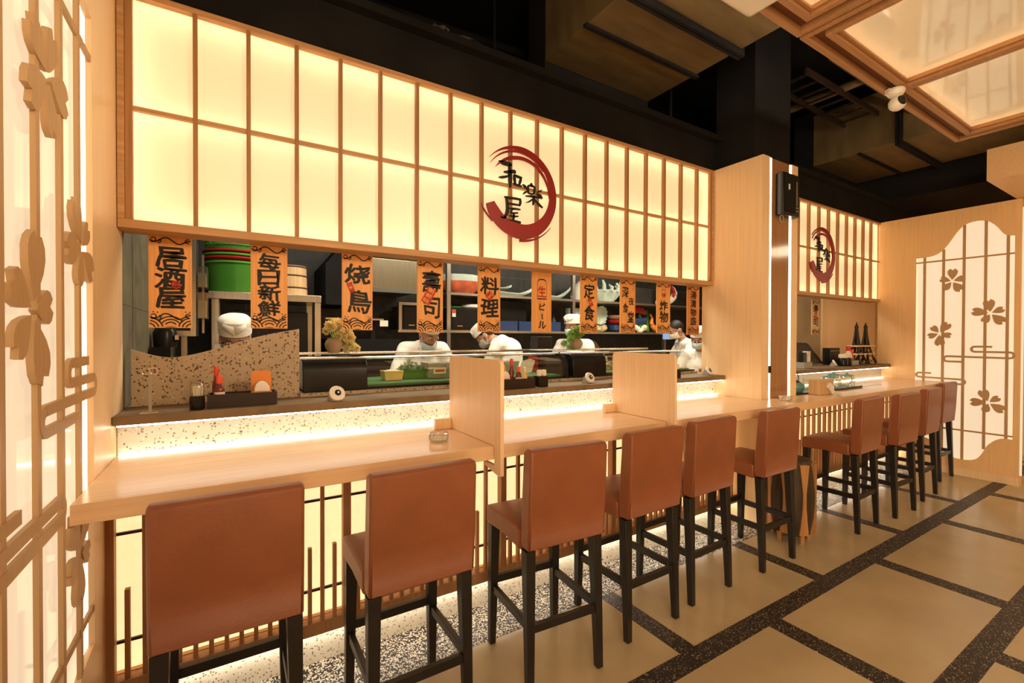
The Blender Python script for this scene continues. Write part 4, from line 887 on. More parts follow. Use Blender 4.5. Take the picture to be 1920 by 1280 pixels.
for i, (a, b, r, lab) in enumerate((((0.2, 3.3, 3.75), (3.2, 3.1, 3.75), 0.03, 'dark cable pipe running across the ceiling behind the sign'), ((3.9, 1.7, 3.55), (8.1, 1.7, 3.55), 0.022, 'dark ceiling pipe right of black pillar, lower one'), ((3.9, 1.35, 3.7), (8.1, 1.35, 3.7), 0.03, 'dark ceiling pipe right of black pillar, upper one'), ((4.6, -3, 3.62), (4.6, 4.5, 3.62), 0.035, 'dark ceiling pipe running away from the viewer'))):
    tag(MB().cone(a, b, r, r, 12).build('ceiling_pipe', 'duct' if i else 'blackm', loc=a), lab, 'pipe')
ct = MB().box((3.95, 1.90, 3.55), (5.3, 1.92, 3.60)).box((3.95, 2.18, 3.55), (5.3, 2.20, 3.60))
for k in range(8): ct.box((4.0+0.17*k, 1.92, 3.56), (4.02+0.17*k, 2.18, 3.575))
tag(ct.build('cable_tray', 'brownbk', loc=(4.6, 2.05, 3.55)), 'dark ladder cable tray under black ceiling right of the pillar', 'cable tray')
# crumpled plastic bag lying on the fascia
mb = MB(); rr = random.Random(3); n = 14
P = [(0.93, 0.0), (0.94, 0.050), (0.965, 0.044), (0.985, 0.052), (1.01, 0.040), (1.02, 0.024), (1.06, 0.030), (1.10, 0.048), (1.15, 0.050), (1.19, 0.034), (1.24, 0.004)]
for j in range(6):
    y = 2.27+0.028*j; k = math.sin(PI*(j+0.6)/6.2)
    for (x, z) in P: mb.bm.verts.new((x+rr.uniform(-.008, .008), y, 3.031+max(0.0, z*1.5*k+rr.uniform(-.006, .01)*(z > 0))))
mb.bm.verts.ensure_lookup_table(); m = len(P)
for j in range(5):
    for i in range(m-1): mb.bm.faces.new([mb.bm.verts[q] for q in (j*m+i, j*m+i+1, (j+1)*m+i+1, (j+1)*m+i)])
tag(mb.build('plastic_bag', 'bag', loc=(1.08, 2.33, 3.031)), 'crumpled clear plastic bag lying on black fascia above the sign', 'bag')

# ================================================================ HANGING PLAQUES
def plaque(xc, z0, z1, y, w, chars, label, seals=(), board='board', extra=None, waves=True):
    """chars: (text, u, v from the top 0..1, width, height, red?)"""
    H = z1-z0; t = thing('hanging_plaque', label, 'plaque', (xc, y, z0), 'wooden plaques hanging along the open kitchen')
    MB().box((xc-w/2, y, z0), (xc+w/2, y+0.008, z1)).build('board', board, t)
    fn = lambda u, v, d: (xc+u*w, y-0.0008-d, z1-v*H)
    ink, red = MB(), MB()
    for (s, u, v, cw, chh, *o) in chars:
        col = red if (o and o[0]) else ink
        f2 = lambda a, b, d: (xc+a*w, y-0.0008-d, z1-v*H+b*w)
        glyph(col, s, u, 0, cw, chh, f2, 0, 0.026, slant=(o[1] if len(o) > 1 else 0.04))
    ink.build('lettering', 'ink', t)
    if waves:
        A = H/w; fI = lambda u, v, d: fn(max(-0.495, min(0.495, u)), max(0.004, min(0.996, v/A)), d)
        wt, wb, at = MB(), MB(), MB()
        def wave(mb, v0):
            v0 *= A
            mb.ribbon(smooth_poly([(-0.47, v0+0.02), (-0.37, v0+0.07), (-0.27, v0+0.03), (-0.17, v0-0.05), (-0.06, v0-0.055), (0.06, v0+0.02), (0.16, v0+0.09), (0.25, v0+0.085), (0.35, v0+0.02), (0.47, v0-0.03)], 4), 0.036, fI)
            mb.ribbon(smooth_poly([(-0.45, v0-0.02), (-0.38, v0-0.05), (-0.33, v0+0.0), (-0.37, v0+0.07), (-0.44, v0+0.08)], 4), 0.028, fI)
            mb.ribbon(smooth_poly([(-0.30, v0+0.10), (-0.24, v0+0.08), (-0.22, v0+0.02), (-0.27, v0-0.01)], 4), 0.028, fI)
            mb.ribbon(smooth_poly([(0.44, v0-0.07), (0.36, v0-0.04), (0.36, v0+0.03), (0.44, v0+0.05)], 4), 0.028, fI)
            for a_, b_ in ((-0.40, v0-0.11), (-0.30, v0-0.10), (0.35, v0-0.12), (0.44, v0-0.11)): mb.ribbon([(a_-0.018, b_), (a_+0.018, b_)], 0.03, fI)
        wave(wt, 0.062); wave(wb, 0.872)
        for cxs, vb in ((-0.50, 1.0), (0.0, 0.985), (0.50, 1.0)):
            for r in (0.30, 0.215, 0.13):
                a0, a1 = (28, 152) if cxs == 0 else ((8, 82) if cxs < 0 else (98, 172))
                at.ribbon([(cxs+r*math.cos(math.radians(a0+(a1-a0)*i/12))*1.05, vb*A-r*math.sin(math.radians(a0+(a1-a0)*i/12))*0.95) for i in range(13)], 0.033, fI)
        for r in (0.10,): at.ribbon([(r*2.2*math.cos(math.radians(20+140*i/10)), 1.03*A-r*math.sin(math.radians(20+140*i/10))) for i in range(11)], 0.03, fI)
        wt.build('top_wave', 'ink', t); wb.build('bottom_wave', 'ink', t); at.build('sea_wave_arcs', 'ink', t)
    if red.bm.verts: red.build('red_lettering', 'inkred', t)
    else: red.bm.free()
    for (u, v, sw, sh, rot, solid, txt) in seals:
        f3 = lambda a, b, d: (xc+(u+a*math.cos(rot)-b*math.sin(rot))*w, y-0.0012-d, z1-v*H+(a*math.sin(rot)+b*math.cos(rot))*w)
        sm = MB()
        if solid: sm.prism([(-sw/2, -sh/2), (sw/2, -sh/2), (sw/2, sh/2), (-sw/2, sh/2)], 0, 0.0006, f3)
        else:
            e = 0.03
            for a, b in (((-sw/2, -sh/2), (sw/2, -sh/2+e)), ((-sw/2, sh/2-e), (sw/2, sh/2)), ((-sw/2, -sh/2), (-sw/2+e, sh/2)), ((sw/2-e, -sh/2), (sw/2, sh/2))):
                sm.prism([(a[0], a[1]), (b[0], a[1]), (b[0], b[1]), (a[0], b[1])], 0, 0.0006, f3)
        so = sm.build('seal_stamp', 'inkred', t); tx = MB(); nn = len(txt)
        for i, s in enumerate(txt): glyph(tx, s, 0, sh*(0.5-(i+0.5)/nn), sw*0.7, sh*0.8/nn, f3, 0.0008, 0.02)
        tx.build('seal_lettering', 'board' if solid else 'inkred', so)
    if extra: extra(t, fn)
    return t
YB, WB = 2.412, 0.152
def col(chars, w=0.62, h=0.62, v0=0.27, v1=0.70, u=0.0): n = len(chars); return [(c, u, v0+(v1-v0)*i/max(1, n-1), w, h) for i, c in enumerate(chars)]
X_ = [-0.216, 0.155, 0.555, 0.950, 1.326, 1.713, 2.112, 2.487, 2.875, 3.235]
plaque(X_[0], 1.455, 1.85, YB, 0.148, col('居酒屋', 0.68, 0.58, 0.24, 0.68), 'leftmost orange plaque with three black brush characters beside tiled wall', [(0.13, 0.535, 0.20, 0.22, 0.4, False, '寿')])
plaque(X_[1], 1.457, 1.85, YB, WB, col('每日新鮮', 0.58, 0.46, 0.21, 0.76), 'orange plaque with four black brush characters, above highest part of wavy screen')
plaque(X_[2], 1.454, 1.85, YB, WB, [('烧', 0.0, 0.28, 0.80, 0.62), ('鳥', 0.06, 0.63, 0.74, 0.76)], 'orange plaque with two brush characters above the yellow flower pot', [(-0.22, 0.455, 0.17, 0.34, 0.35, False, '串焼')])
plaque(X_[3], 1.445, 1.85, YB, WB, [('壽', 0.04, 0.30, 0.70, 0.74), ('司', 0.05, 0.66, 0.64, 0.72)], 'orange plaque with large tilted red stamp above the cook with blue mask', [(-0.06, 0.495, 0.34, 0.62, -0.5, True, '新鮮味')])
plaque(X_[4], 1.450, 1.85, YB, WB, [('料', 0.02, 0.30, 0.78, 0.66), ('理', 0.02, 0.64, 0.80, 0.68)], 'orange plaque with red diamond stamp between two bold brush characters', [(0.02, 0.455, 0.30, 0.30, 0.785, False, '美味')])
def lantern(t, fn):
    mb = MB(); c = [(-0.24, 0.46), (-0.24, 0.20), (-0.20, 0.165), (-0.10, 0.145), (0.10, 0.145), (0.20, 0.165), (0.24, 0.20), (0.24, 0.46), (-0.24, 0.46)]
    mb.ribbon(c, 0.018, fn); mb.build('lantern_outline', 'ink', t)
plaque(X_[5], 1.452, 1.85, YB, WB, [('生', 0.0, 0.34, 0.40, 0.46, True, 0), ('ビ', 0.02, 0.585, 0.30, 0.30), ('丨', 0.02, 0.745, 0.05, 0.24), ('ル', 0.02, 0.88, 0.40, 0.30)], 'orange plaque with red character in a lantern outline and no wave pattern', waves=False, extra=lantern)
plaque(X_[6], 1.452, 1.85, YB, WB, [('定', 0.0, 0.28, 0.62, 0.66), ('食', 0.02, 0.66, 0.62, 0.66)], 'orange plaque with two brush characters above right of the potted green plant', [(0.08, 0.47, 0.20, 0.40, 0.5, False, '美味')])
def moon(t, fn):
    mb = MB(); mb.ribbon([(0.24+0.13*math.cos(a), 0.155-0.065*math.sin(a)) for a in [1.2-i*0.26 for i in range(11)]], [0.004, 0.008, 0.012, 0.016, 0.02, 0.02, 0.02, 0.016, 0.012, 0.008, 0.004], fn); mb.build('moon_arc', 'inkred', t)
plaque(X_[7], 1.452, 1.85, YB, WB, [('深', -0.18, 0.25, 0.42, 0.50), ('夜', 0.22, 0.41, 0.36, 0.36), ('食', -0.16, 0.54, 0.36, 0.46), ('堂', 0.20, 0.70, 0.40, 0.50)], 'orange plaque with staggered brush characters and small red moon arc', extra=moon)
def lamp_icon(t, fn):
    mb = MB(); mb.ribbon([(0.18*math.cos(a), 0.215-0.075*math.sin(a)) for a in [i*2*PI/20 for i in range(21)]], 0.010, fn); mb.build('lantern_outline', 'ink', t)
plaque(X_[8], 1.455, 1.85, YB, WB, [('炸', 0.0, 0.46, 0.60, 0.52), ('物', 0.02, 0.68, 0.64, 0.56), ('揚', 0.0, 0.245, 0.26, 0.16, True)], 'orange plaque with small lantern ring and red mark above two brush characters', extra=lamp_icon)
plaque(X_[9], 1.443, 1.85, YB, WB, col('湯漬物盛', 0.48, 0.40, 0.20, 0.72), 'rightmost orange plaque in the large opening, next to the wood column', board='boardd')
plaque(5.645, 1.455, 1.85, 2.60, 0.17, [('寿', 0.0, 0.25, 0.6, 0.5), ('司', 0.0, 0.62, 0.6, 0.55)], 'cream plaque with two brush characters hanging alone inside the niche', [(-0.05, 0.44, 0.3, 0.4, -0.5, True, '味')], board='boardp')

# ================================================================ OPEN KITCHEN
# wavy stone screen at the left end
P = smooth_poly([(-0.352, 1.364), (-0.275, 1.337), (-0.215, 1.328), (-0.150, 1.338), (-0.066, 1.361), (0.037, 1.396), (0.145, 1.428), (0.285, 1.457)], 5)
tag(MB().prism([(-0.352, 1.126)]+P+[(0.285, 1.126)], 2.44, 2.458, lambda u, v, d: (u, d, v)).build('stone_screen', 'terrab', loc=(-0.03, 2.45, 1.126)), 'brown terrazzo screen with wavy top edge at left end of ledge', 'screen')
# chilled display cases
def case(label, x0, x1, hx0, hx1, endp):
    t = thing('display_case', label, 'display case', ((x0+x1)/2, 2.7, 1.144)); z = 1.1435
    MB().box((x0, 2.44, z), (x1, 2.96, z+0.012)).build('base', 'blackp', t)
    if hx0: 
        hb = MB(); fx = lambda u, v, d: (d, u, v)
        hb.prism([(2.436, z), (2.438, 1.25), (2.450, 1.285), (2.475, 1.305), (2.95, 1.305), (2.95, z)], hx0, hx1, fx); hb.build('motor_housing', 'blackp', t, bevel=0.004)
    gl = MB(); prof = [(2.445, z+0.013), (2.450, 1.22), (2.462, 1.262), (2.490, 1.292), (2.535, 1.303)]
    gx0 = (hx1 if hx0 else x0)+0.003
    for (ya, za), (yb, zb) in zip(prof, prof[1:]): gl._pts([(gx0, ya, za), (x1-0.03, ya, za), (x1-0.03, yb, zb), (gx0, yb, zb)], [(0, 1, 2, 3)])
    gl.build('front_glass', 'caseglass', t)
    g2 = MB(); g2._pts([(gx0, 2.56, 1.309), (x1-0.03, 2.56, 1.309), (x1-0.03, 2.94, 1.318), (gx0, 2.94, 1.318)], [(0, 1, 2, 3)]); g2.build('top_glass', 'caseglass', t)
    MB().cone((x0, 2.548, 1.306), (x1, 2.548, 1.306), 0.0075, 0.0075, 12).build('front_rail', 'chrome', t)
    MB().box((x0, 2.940, 1.312), (x1, 2.962, 1.327)).build('rear_rail', 'chrome', t)
    e = MB(); fx = lambda u, v, d: (d, u, v)
    e.prism([(2.432, z), (2.436, 1.23), (2.452, 1.275), (2.49, 1.308), (2.96, 1.325), (2.96, z)], x1-0.028, x1, fx)
    if endp: e.build('end_panel', 'blackp', t)
    else: e.bm.free()
    MB().box((gx0+0.002, 2.47, z+0.0125), (x1-0.035, 2.93, z+0.022)).build('green_mat', 'mat', t)
    return t
case('left chilled glass display case with black motor housing at its left end', 0.300, 1.950, 0.300, 0.612, True)
case('right chilled glass display case with black housing behind call button', 1.962, 3.295, 1.995, 2.30, False)
zc = 1.1665
def tub(x, y, w, d, h, m, label, cat='food tub', name='food_tub', taper=0.85):
    t = thing(name, label, cat, (x, y, zc)); a, b = w/2, d/2
    mb = MB(); o = 0.006
    def rg(s, z, ins=0): return [(x-(a-ins)*s, y-(b-ins)*s, z), (x+(a-ins)*s, y-(b-ins)*s, z), (x+(a-ins)*s, y+(b-ins)*s, z), (x-(a-ins)*s, y+(b-ins)*s, z)]
    v = rg(taper, zc)+rg(1, zc+h)+rg(1, zc+h, o)+rg(taper, zc+o, o)
    f = [(3, 2, 1, 0)]+[(i, (i+1) % 4, (i+1) % 4+4, i+4) for i in range(4)]+[(i+4, (i+1) % 4+4, (i+1) % 4+8, i+8) for i in range(4)]+[(i+8, (i+1) % 4+8, (i+1) % 4+12, i+12) for i in range(4)]+[(12, 13, 14, 15)]
    mb._pts(v, f); mb.build('tub', m, t, bevel=0.002); return t
t = tub(0.808, 2.66, 0.115, 0.10, 0.055, 'yellow', 'yellow tub on green mat inside left display case'); MB().ball((0.808, 2.66, zc+0.05), (0.046, 0.038, 0.012), 14, 8).build('filling', 'label', t)
t = tub(0.950, 2.72, 0.15, 0.13, 0.055, 'green', 'green tub heaped with dark leaves inside left display case')
mb = MB(); rr = random.Random(11)
for k in range(170):
    a, r = rr.random()*2*PI, math.sqrt(rr.random()); c = Vector((0.945+0.078*r*math.cos(a), 2.72+0.06*r*math.sin(a), zc+0.055+0.05*(1-r*r)*rr.random()+0.004))
    d = Vector((rr.uniform(-1, 1), rr.uniform(-1, 1), rr.uniform(-.2, .8))).normalized()*0.016; e = d.orthogonal().normalized()*0.006
    mb._pts([c-d, c+e, c+d, c-e], [(0, 1, 2, 3)])
tag(mb.build('leaves', 'herb', t), kind='stuff')
t = tub(1.09, 2.66, 0.165, 0.13, 0.095, 'plas', 'cloudy plastic box with printed sticker inside left display case')
MB().box((1.045, 2.596, zc+0.03), (1.125, 2.598, zc+0.066)).build('sticker', 'label', t); MB().box((1.055, 2.5945, zc+0.040), (1.115, 2.596, zc+0.056)).build('sticker_print', 'fish', t); MB().box((1.02, 2.61, zc+0.008), (1.16, 2.71, zc+0.06)).build('contents', 'label', t)
tub(1.40, 2.70, 0.20, 0.16, 0.07, 'plas', 'cloudy plastic tub behind first divider inside left display case')
tub(1.66, 2.76, 0.14, 0.12, 0.085, 'plas', 'small cloudy tub right of sauce bottles inside left display case')
t = tag(MB().box((1.865, 2.74, zc), (1.915, 2.80, zc+0.115)).build('red_carton', 'redp', loc=(1.89, 2.77, zc), bevel=0.003), 'upright red carton inside left display case near black divider', 'carton')
tag(MB().prism([(1.70, 0), (1.78, 0.012), (1.835, 0.088), (1.80, 0.102), (1.72, 0.085), (1.69, 0.04)], 0, 0.004, lambda u, v, d: (u, 2.62+0.5*v+d, zc+v)).build('wood_paper', 'label', loc=(1.75, 2.65, zc)), 'cream fan shaped wood sheet leaning inside left display case', 'sheet')
t = thing('coral_branch', 'cream branching coral ornament inside right display case left of divider', 'ornament', (2.47, 2.66, zc))
mb = MB()
for pts in ([(2.47, 2.66, zc), (2.48, 2.66, zc+0.05), (2.46, 2.655, zc+0.09), (2.43, 2.65, zc+0.115)], [(2.48, 2.66, zc+0.05), (2.51, 2.655, zc+0.075), (2.50, 2.65, zc+0.10)], [(2.47, 2.66, zc+0.03), (2.53, 2.66, zc+0.045), (2.56, 2.655, zc+0.03)], [(2.46, 2.655, zc+0.09), (2.48, 2.65, zc+0.115)]): mb.tube(pts, [0.010, 0.009, 0.008, 0.005][:len(pts)], 8)
mb.build('branches', 'cream', t); MB().box((2.44, 2.63, zc-0.0), (2.52, 2.70, zc+0.018)).build('block', 'rock', t)
tub(2.62, 2.72, 0.13, 0.12, 0.06, 'clay', 'brown food tub inside right display case beside coral ornament')
t = thing('fish_fillet', 'long red fish fillet on green mat inside right display case', 'fish', (3.06, 2.66, zc))
mb = MB(); mb.lathe([(0, -0.13), (0.018, -0.12), (0.030, -0.05), (0.032, 0.03), (0.026, 0.09), (0.012, 0.125), (0, 0.13)], (0, 0, 0), 16, 1, 0.75); bmesh.ops.transform(mb.bm, matrix=Matrix.Translation((3.08, 2.66, zc+0.026)) @ Matrix.Rotation(PI/2, 4, 'Y'), verts=mb.bm.verts); mb.build('fillet', 'fish', t)
MB().box((2.94, 2.60, zc-0.0), (3.21, 2.72, zc+0.004)).build('tray', 'plas', t)
# pots on top of the cases
def flowerpot(x, y, z, label, r, h, potm, blm, name, blooms, br, seed, cat):
    t = thing(name, label, cat, (x, y, z)); rr = random.Random(seed)
    MB().lathe([(0, 0), (r*0.62, 0), (r*0.95, h*0.35), (r, h*0.6), (r*0.8, h*0.85), (r*0.62, h*0.94), (r*0.70, h), (r*0.55, h), (0, h*0.9)], (x, y, z), 22).build('pot', potm, t)
    mb = MB(); st_ = MB()
    for (bx, bz, bs) in blooms:
        c = Vector((x+bx, y+rr.uniform(-.03, .03), z+bz))
        st_.tube([(x, y, z+h*0.9), (x+bx*0.5, y, z+max(h, bz)*0.9), c], 0.003, 5)
        for k in range(br):
            d = Vector((rr.gauss(0, 1), rr.gauss(0, 1), rr.gauss(0, 1))).normalized(); p = c+d*bs*rr.uniform(0.35, 1)
            a = d.orthogonal().normalized(); q = Matrix.Rotation(rr.random()*6.28, 3, d) @ a; s = bs*(0.46 if blm == 'flower' else 0.26)
            b = d.cross(q)
            mb._pts([p-d*s*0.4, p+q*s*0.45+d*s*0.2, p+d*s*0.7, p-q*s*0.45+d*s*0.2], [(0, 1, 2, 3)]); mb._pts([p-d*s*0.4, p+b*s*0.45+d*s*0.2, p+d*s*0.7, p-b*s*0.45+d*s*0.2], [(0, 1, 2, 3)])
    tag(mb.build('blossoms' if blm == 'flower' else 'foliage', blm, t), kind='stuff'); st_.build('stems', 'leaf', t); return t
flowerpot(0.50, 2.75, 1.3285, 'clay pot of yellow blossoms standing on left display case', 0.048, 0.085, 'clay', 'flower', 'flower_pot',
          [(-0.02, 0.15, 0.032), (0.015, 0.165, 0.034), (0.05, 0.15, 0.034), (0.045, 0.11, 0.032), (0.075, 0.125, 0.032), (0.085, 0.085, 0.032), (0.09, 0.05, 0.030), (0.11, 0.03, 0.026), (0.03, 0.095, 0.026), (0.075, 0.02, 0.024), (0.125, 0.022, 0.02), (-0.035, 0.125, 0.022)], 170, 4, 'flower pot')
flowerpot(2.275, 2.75, 1.3285, 'round clay pot with bright green trailing plant on right display case', 0.055, 0.085, 'clay', 'leaf', 'potted_plant',
          [(-0.02, 0.13, 0.036), (0.02, 0.145, 0.034), (-0.05, 0.11, 0.034), (-0.075, 0.075, 0.030), (-0.09, 0.045, 0.026), (0.04, 0.12, 0.028), (0.0, 0.105, 0.03), (-0.085, 0.02, 0.02)], 330, 9, 'plant')
tag(MB().box((2.10, 3.02, 1.126), (2.25, 3.12, 1.425)).build('wooden_case', 'iron', loc=(2.17, 3.05, 1.126), bevel=0.004), 'dark olive box standing behind case left of the green plant', 'box')
# left: black warmer, wall cabinet with bins, steel table with basins and tub
t = thing('rice_warmer', 'black warmer pot standing against tiled wall below leftmost plaque', 'warmer', (-0.305, 3.17, 0))
MB().box((-0.365, 3.06, 0), (-0.275, 3.22, 1.36)).build('stand', 'blackp', t); MB().lathe([(0, 1.361), (0.052, 1.361), (0.055, 1.44), (0.048, 1.458), (0, 1.462)], (-0.309, 3.16, 0), 20).build('pot', 'blackp', t); MB().box((-0.262, 3.12, 1.40), (-0.246, 3.16, 1.425)).build('latch', 'chrome', t)
t = thing('steel_cabinet', 'stainless steel wall cabinet behind the leftmost plaque', 'cabinet', (-0.27, 3.45, 1.42))
MB().box((-0.202, 3.30, 1.42), (-0.176, 3.33, 2.02)).build('door_stile', 'steel', t); MB().box((-0.368, 3.30, 1.42), (-0.2025, 3.33, 1.452)).build('bottom_rail', 'steel', t)
MB().box((-0.368, 3.332, 1.421), (-0.178, 3.62, 2.02)).build('box', 'iron', t)
MB().box((-0.250, 3.34, 0), (-0.222, 3.37, 1.4195)).build('post', 'steel', t)
for z, h, l in ((1.72, 0.13, 'upper clear plastic bin on side of steel wall cabinet'), (1.53, 0.16, 'lower clear plastic bin on side of steel wall cabinet')):
    t = thing('plastic_bin', l, 'bin', (-0.145, 3.45, z))
    MB().box((-0.174, 3.40, z), (-0.122, 3.402, z+h)).box((-0.124, 3.402, z), (-0.122, 3.56, z+h)).box((-0.174, 3.402, z), (-0.124, 3.56, z+0.004)).build('shell', 'plas', t)
    MB().box((-0.170, 3.41, z+0.006), (-0.130, 3.55, z+h*0.7)).build('contents', 'label', t)
tag(MB().box((-0.158, 3.60, 1.44), (-0.146, 3.615, 1.95)).build('steel_upright', 'steel', loc=(-0.15, 3.6, 1.44)), 'thin steel upright between plastic bins and green basins', 'upright')
t = thing('steel_table', 'stainless steel over-shelf table carrying green basins and wooden tub', 'steel table', (0.25, 4.3, 0))
MB().box((-0.14, 4.05, 1.70), (0.640, 4.60, 1.757)).build('top', 'steel', t, bevel=0.003)
for x in (-0.12, 0.592): MB().box((x, 4.06, 0), (x+0.046, 4.10, 1.699)).build('post', 'steel', t); MB().box((x, 4.54, 0), (x+0.046, 4.58, 1.699)).build('post', 'steel', t)
MB().box((-0.06, 4.12, 0.9), (0.58, 4.5, 0.93)).build('under_shelf', 'steel', t)
tag(MB().box((0.0, 4.14, 0.931), (0.55, 4.48, 1.62)).build('oven', 'blackp', loc=(0.27, 4.3, 0.931), bevel=0.006), 'black oven under the steel table behind wavy stone screen', 'oven')
tag(MB().box((-0.10, 3.80, 0.92), (0.16, 3.90, 1.365)).build('prep_rack', 'steel', loc=(0, 3.65, 0.92)), 'low steel rack behind the cook with grey mask', 'rack')
def basin(x, y, z, r0, r1, h, m, rim, label, name='basin', n=40):
    t = thing(name, label, 'basin', (x, y, z))
    MB().lathe([(0, 0), (r0, 0), (r0+0.006, 0.006), (r1, h), (r1-0.004, h), (r0-0.002, 0.010), (0, 0.008)], (x, y, z), n).build('bowl', m, t)
    MB().lathe([(r1-0.002, h-0.012), (r1+0.010, h-0.010), (r1+0.012, h-0.002), (r1+0.008, h+0.004), (r1-0.004, h+0.003)], (x, y, z), n).build('rim', rim, t); return t
basin(0.055, 4.30, 1.758, 0.195, 0.222, 0.235, 'green', 'greenl', 'large green plastic basin at bottom of stack on steel table')
basin(0.055, 4.30, 1.998, 0.205, 0.230, 0.030, 'redp', 'redp', 'lower red rimmed basin nested in the green basin stack')
basin(0.055, 4.30, 2.031, 0.206, 0.230, 0.022, 'greenl', 'greenl', 'thin pale green basin between two red rimmed basins')
basin(0.055, 4.30, 2.056, 0.208, 0.232, 0.026, 'redp', 'redp', 'upper red rimmed basin near top of green basin stack')
t = thing('colander', 'green slotted colander on top of the basin stack', 'colander', (0.055, 4.30, 2.086))
mb = MB(); 
mb.lathe([(0, 0), (0.205, 0), (0.21, 0.015)], (0.055, 4.30, 2.086), 40)
for k in range(84):
    a = 2*PI*k/84; c, s = math.cos(a), math.sin(a); mb.bar((0.055+0.208*c, 4.30+0.208*s, 2.098), (0.055+0.236*c, 4.30+0.236*s, 2.172), 0.011, 0.004, (c, s, 0))
mb.build('slotted_bowl', 'greenl', t); MB().lathe([(0.232, 0.08), (0.248, 0.084), (0.250, 0.096), (0.240, 0.100), (0.230, 0.092)], (0.055, 4.30, 2.086), 40).build('rim', 'greenl', t)
for z in (0.035, 0.058): MB().lathe([(0.217+z*0.1, z), (0.224+z*0.12, z), (0.224+z*0.12, z+0.006), (0.217+z*0.1, z+0.006)], (0.055, 4.30, 2.086), 40).build('hoop', 'greenl', t)
t = thing('wooden_tub', 'round cedar rice tub with dark hoops on right end of steel table', 'tub', (0.435, 4.22, 1.758))
MB().lathe([(0, 0), (0.122, 0), (0.114, 0.245), (0.104, 0.245), (0.108, 0.02), (0, 0.02)], (0.435, 4.22, 1.758), 32).build('staves', 'tubwood', t)
for z in (0.055, 0.155, 0.228): MB().lathe([(0.1195-z*0.033+0.002, z), (0.1195-z*0.033+0.0055, z+0.003), (0.1195-z*0.033+0.0055, z+0.011), (0.1195-z*0.033+0.002, z+0.014)], (0.435, 4.22, 1.758), 32).build('hoop', 'copper', t)
# extractor hood and the cooking range below
t = thing('extractor_hood', 'stainless extractor hood behind the plaques third and fourth from left', 'hood', (1.2, 4.4, 1.80))
MB().prism([(4.15, 1.845), (4.15, 2.13), (4.40, 2.32), (4.83, 2.32), (4.83, 1.845)], 0.93, 1.545, lambda u, v, d: (d, u, v)).build('canopy', 'steeld', t, bevel=0.004)
MB().box((0.93, 4.14, 1.825), (1.545, 4.16, 1.860)).build('lower_lip', 'chrome', t)
MB().prism([(0.70, 1.70), (0.928, 1.70), (0.928, 2.30), (0.90, 2.30), (0.70, 2.05)], 4.2, 4.83, lambda u, v, d: (u, d, v)).build('side_duct', 'blackm', t)
t = thing('cooking_range', 'black cooking range under the extractor hood', 'range', (1.1, 4.5, 0)); MB().box((0.72, 4.25, 0), (1.38, 4.83, 1.40)).build('body', 'blackm', t); MB().box((0.70, 4.20, 1.57), (1.20, 4.26, 1.585)).build('shelf_edge', 'steel', t); MB().box((0.74, 4.26, 1.401), (0.78, 4.30, 1.569)).build('shelf_leg', 'blackm', t); MB().box((1.10, 4.26, 1.401), (1.14, 4.30, 1.569)).build('shelf_leg', 'blackm', t)
tag(MB().box((1.165, 4.196, 1.515), (1.24, 4.199, 1.57)).build('paper_note', 'label', loc=(1.2, 4.19, 1.515)), 'small pale paper note hanging from the range shelf', 'note')
# steel racks along the back wall
t = thing('steel_rack', 'long two tier stainless rack on back wall holding dishes and ovens', 'rack', (4.0, 4.6, 0))
MB().box((1.915, 4.40, 1.862), (6.40, 4.83, 1.888)).build('upper_shelf', 'steel', t); MB().box((1.40, 4.40, 1.465), (6.40, 4.83, 1.491)).build('lower_shelf', 'steel', t)
for x in (1.915, 3.585, 5.25): MB().box((x, 4.395, 0), (x+0.042, 4.437, 1.464)).build('post', 'steel', t); MB().box((x, 4.395, 1.492), (x+0.042, 4.437, 1.861)).build('post', 'steel', t); MB().box((x, 4.395, 1.889), (x+0.042, 4.437, 2.35)).build('post', 'steel', t)
MB().box((1.40, 4.55, 0.90), (6.40, 4.84, 0.94)).build('bench', 'steel', t)
def appliance(x0, x1, y0, y1, z0, z1, label, name='microwave', sticker=None, frame=False):
    t = thing(name, label, name.replace('_', ' '), ((x0+x1)/2, (y0+y1)/2, z0))
    MB().box((x0, y0, z0), (x1, y1, z1)).build('body', 'blackp', t, bevel=0.006); MB().box((x0+0.02, y0-0.006, z0+0.02), (x1-0.06, y0-0.0005, z1-0.02)).build('door', 'blackp', t)
    MB().box((x0+0.07, y0-0.010, z0+0.04), (x0+0.13, y0-0.0065, z0+0.050)).build('badge', 'chrome', t)
    if sticker: MB().box((x0+0.01, y0-0.009, z1-0.095), (x0+0.05, y0-0.0065, z1-0.02)).build('sticker', 'label', t); MB().box((x0+0.012, y0-0.0105, z1-0.055), (x0+0.048, y0-0.0092, z1-0.022)).build('sticker_band', 'inkred', t)
    if frame:
        for a, b in (((x0-0.035, z0-0.0), (x0-0.004, z1+0.03)), ((x0-0.004, z1+0.004), (x1, z1+0.03))): MB().box((a[0], y0-0.02, a[1]), (b[0], y0+0.02, b[1])).build('frame_bar', 'steel', t)
    return t
appliance(1.455, 1.88, 4.46, 4.80, 1.4925, 1.735, 'black microwave in steel frame behind plaque with tilted red stamp', frame=True)
appliance(1.985, 2.40, 4.45, 4.80, 1.4925, 1.728, 'black microwave with red and white sticker on lower rack shelf', sticker=True)
appliance(2.52, 3.02, 4.57, 4.82, 1.4925, 1.845, 'tall black oven behind the blue trays on rack', 'oven')
tag(MB().lathe([(0, 0), (0.09, 0), (0.11, 0.012), (0.11, 0.018), (0, 0.014)], (2.06, 4.60, 1.7285), 28).build('plate', 'greenl', loc=(2.06, 4.60, 1.7285)), 'green plate lying on the stickered microwave', 'plate')
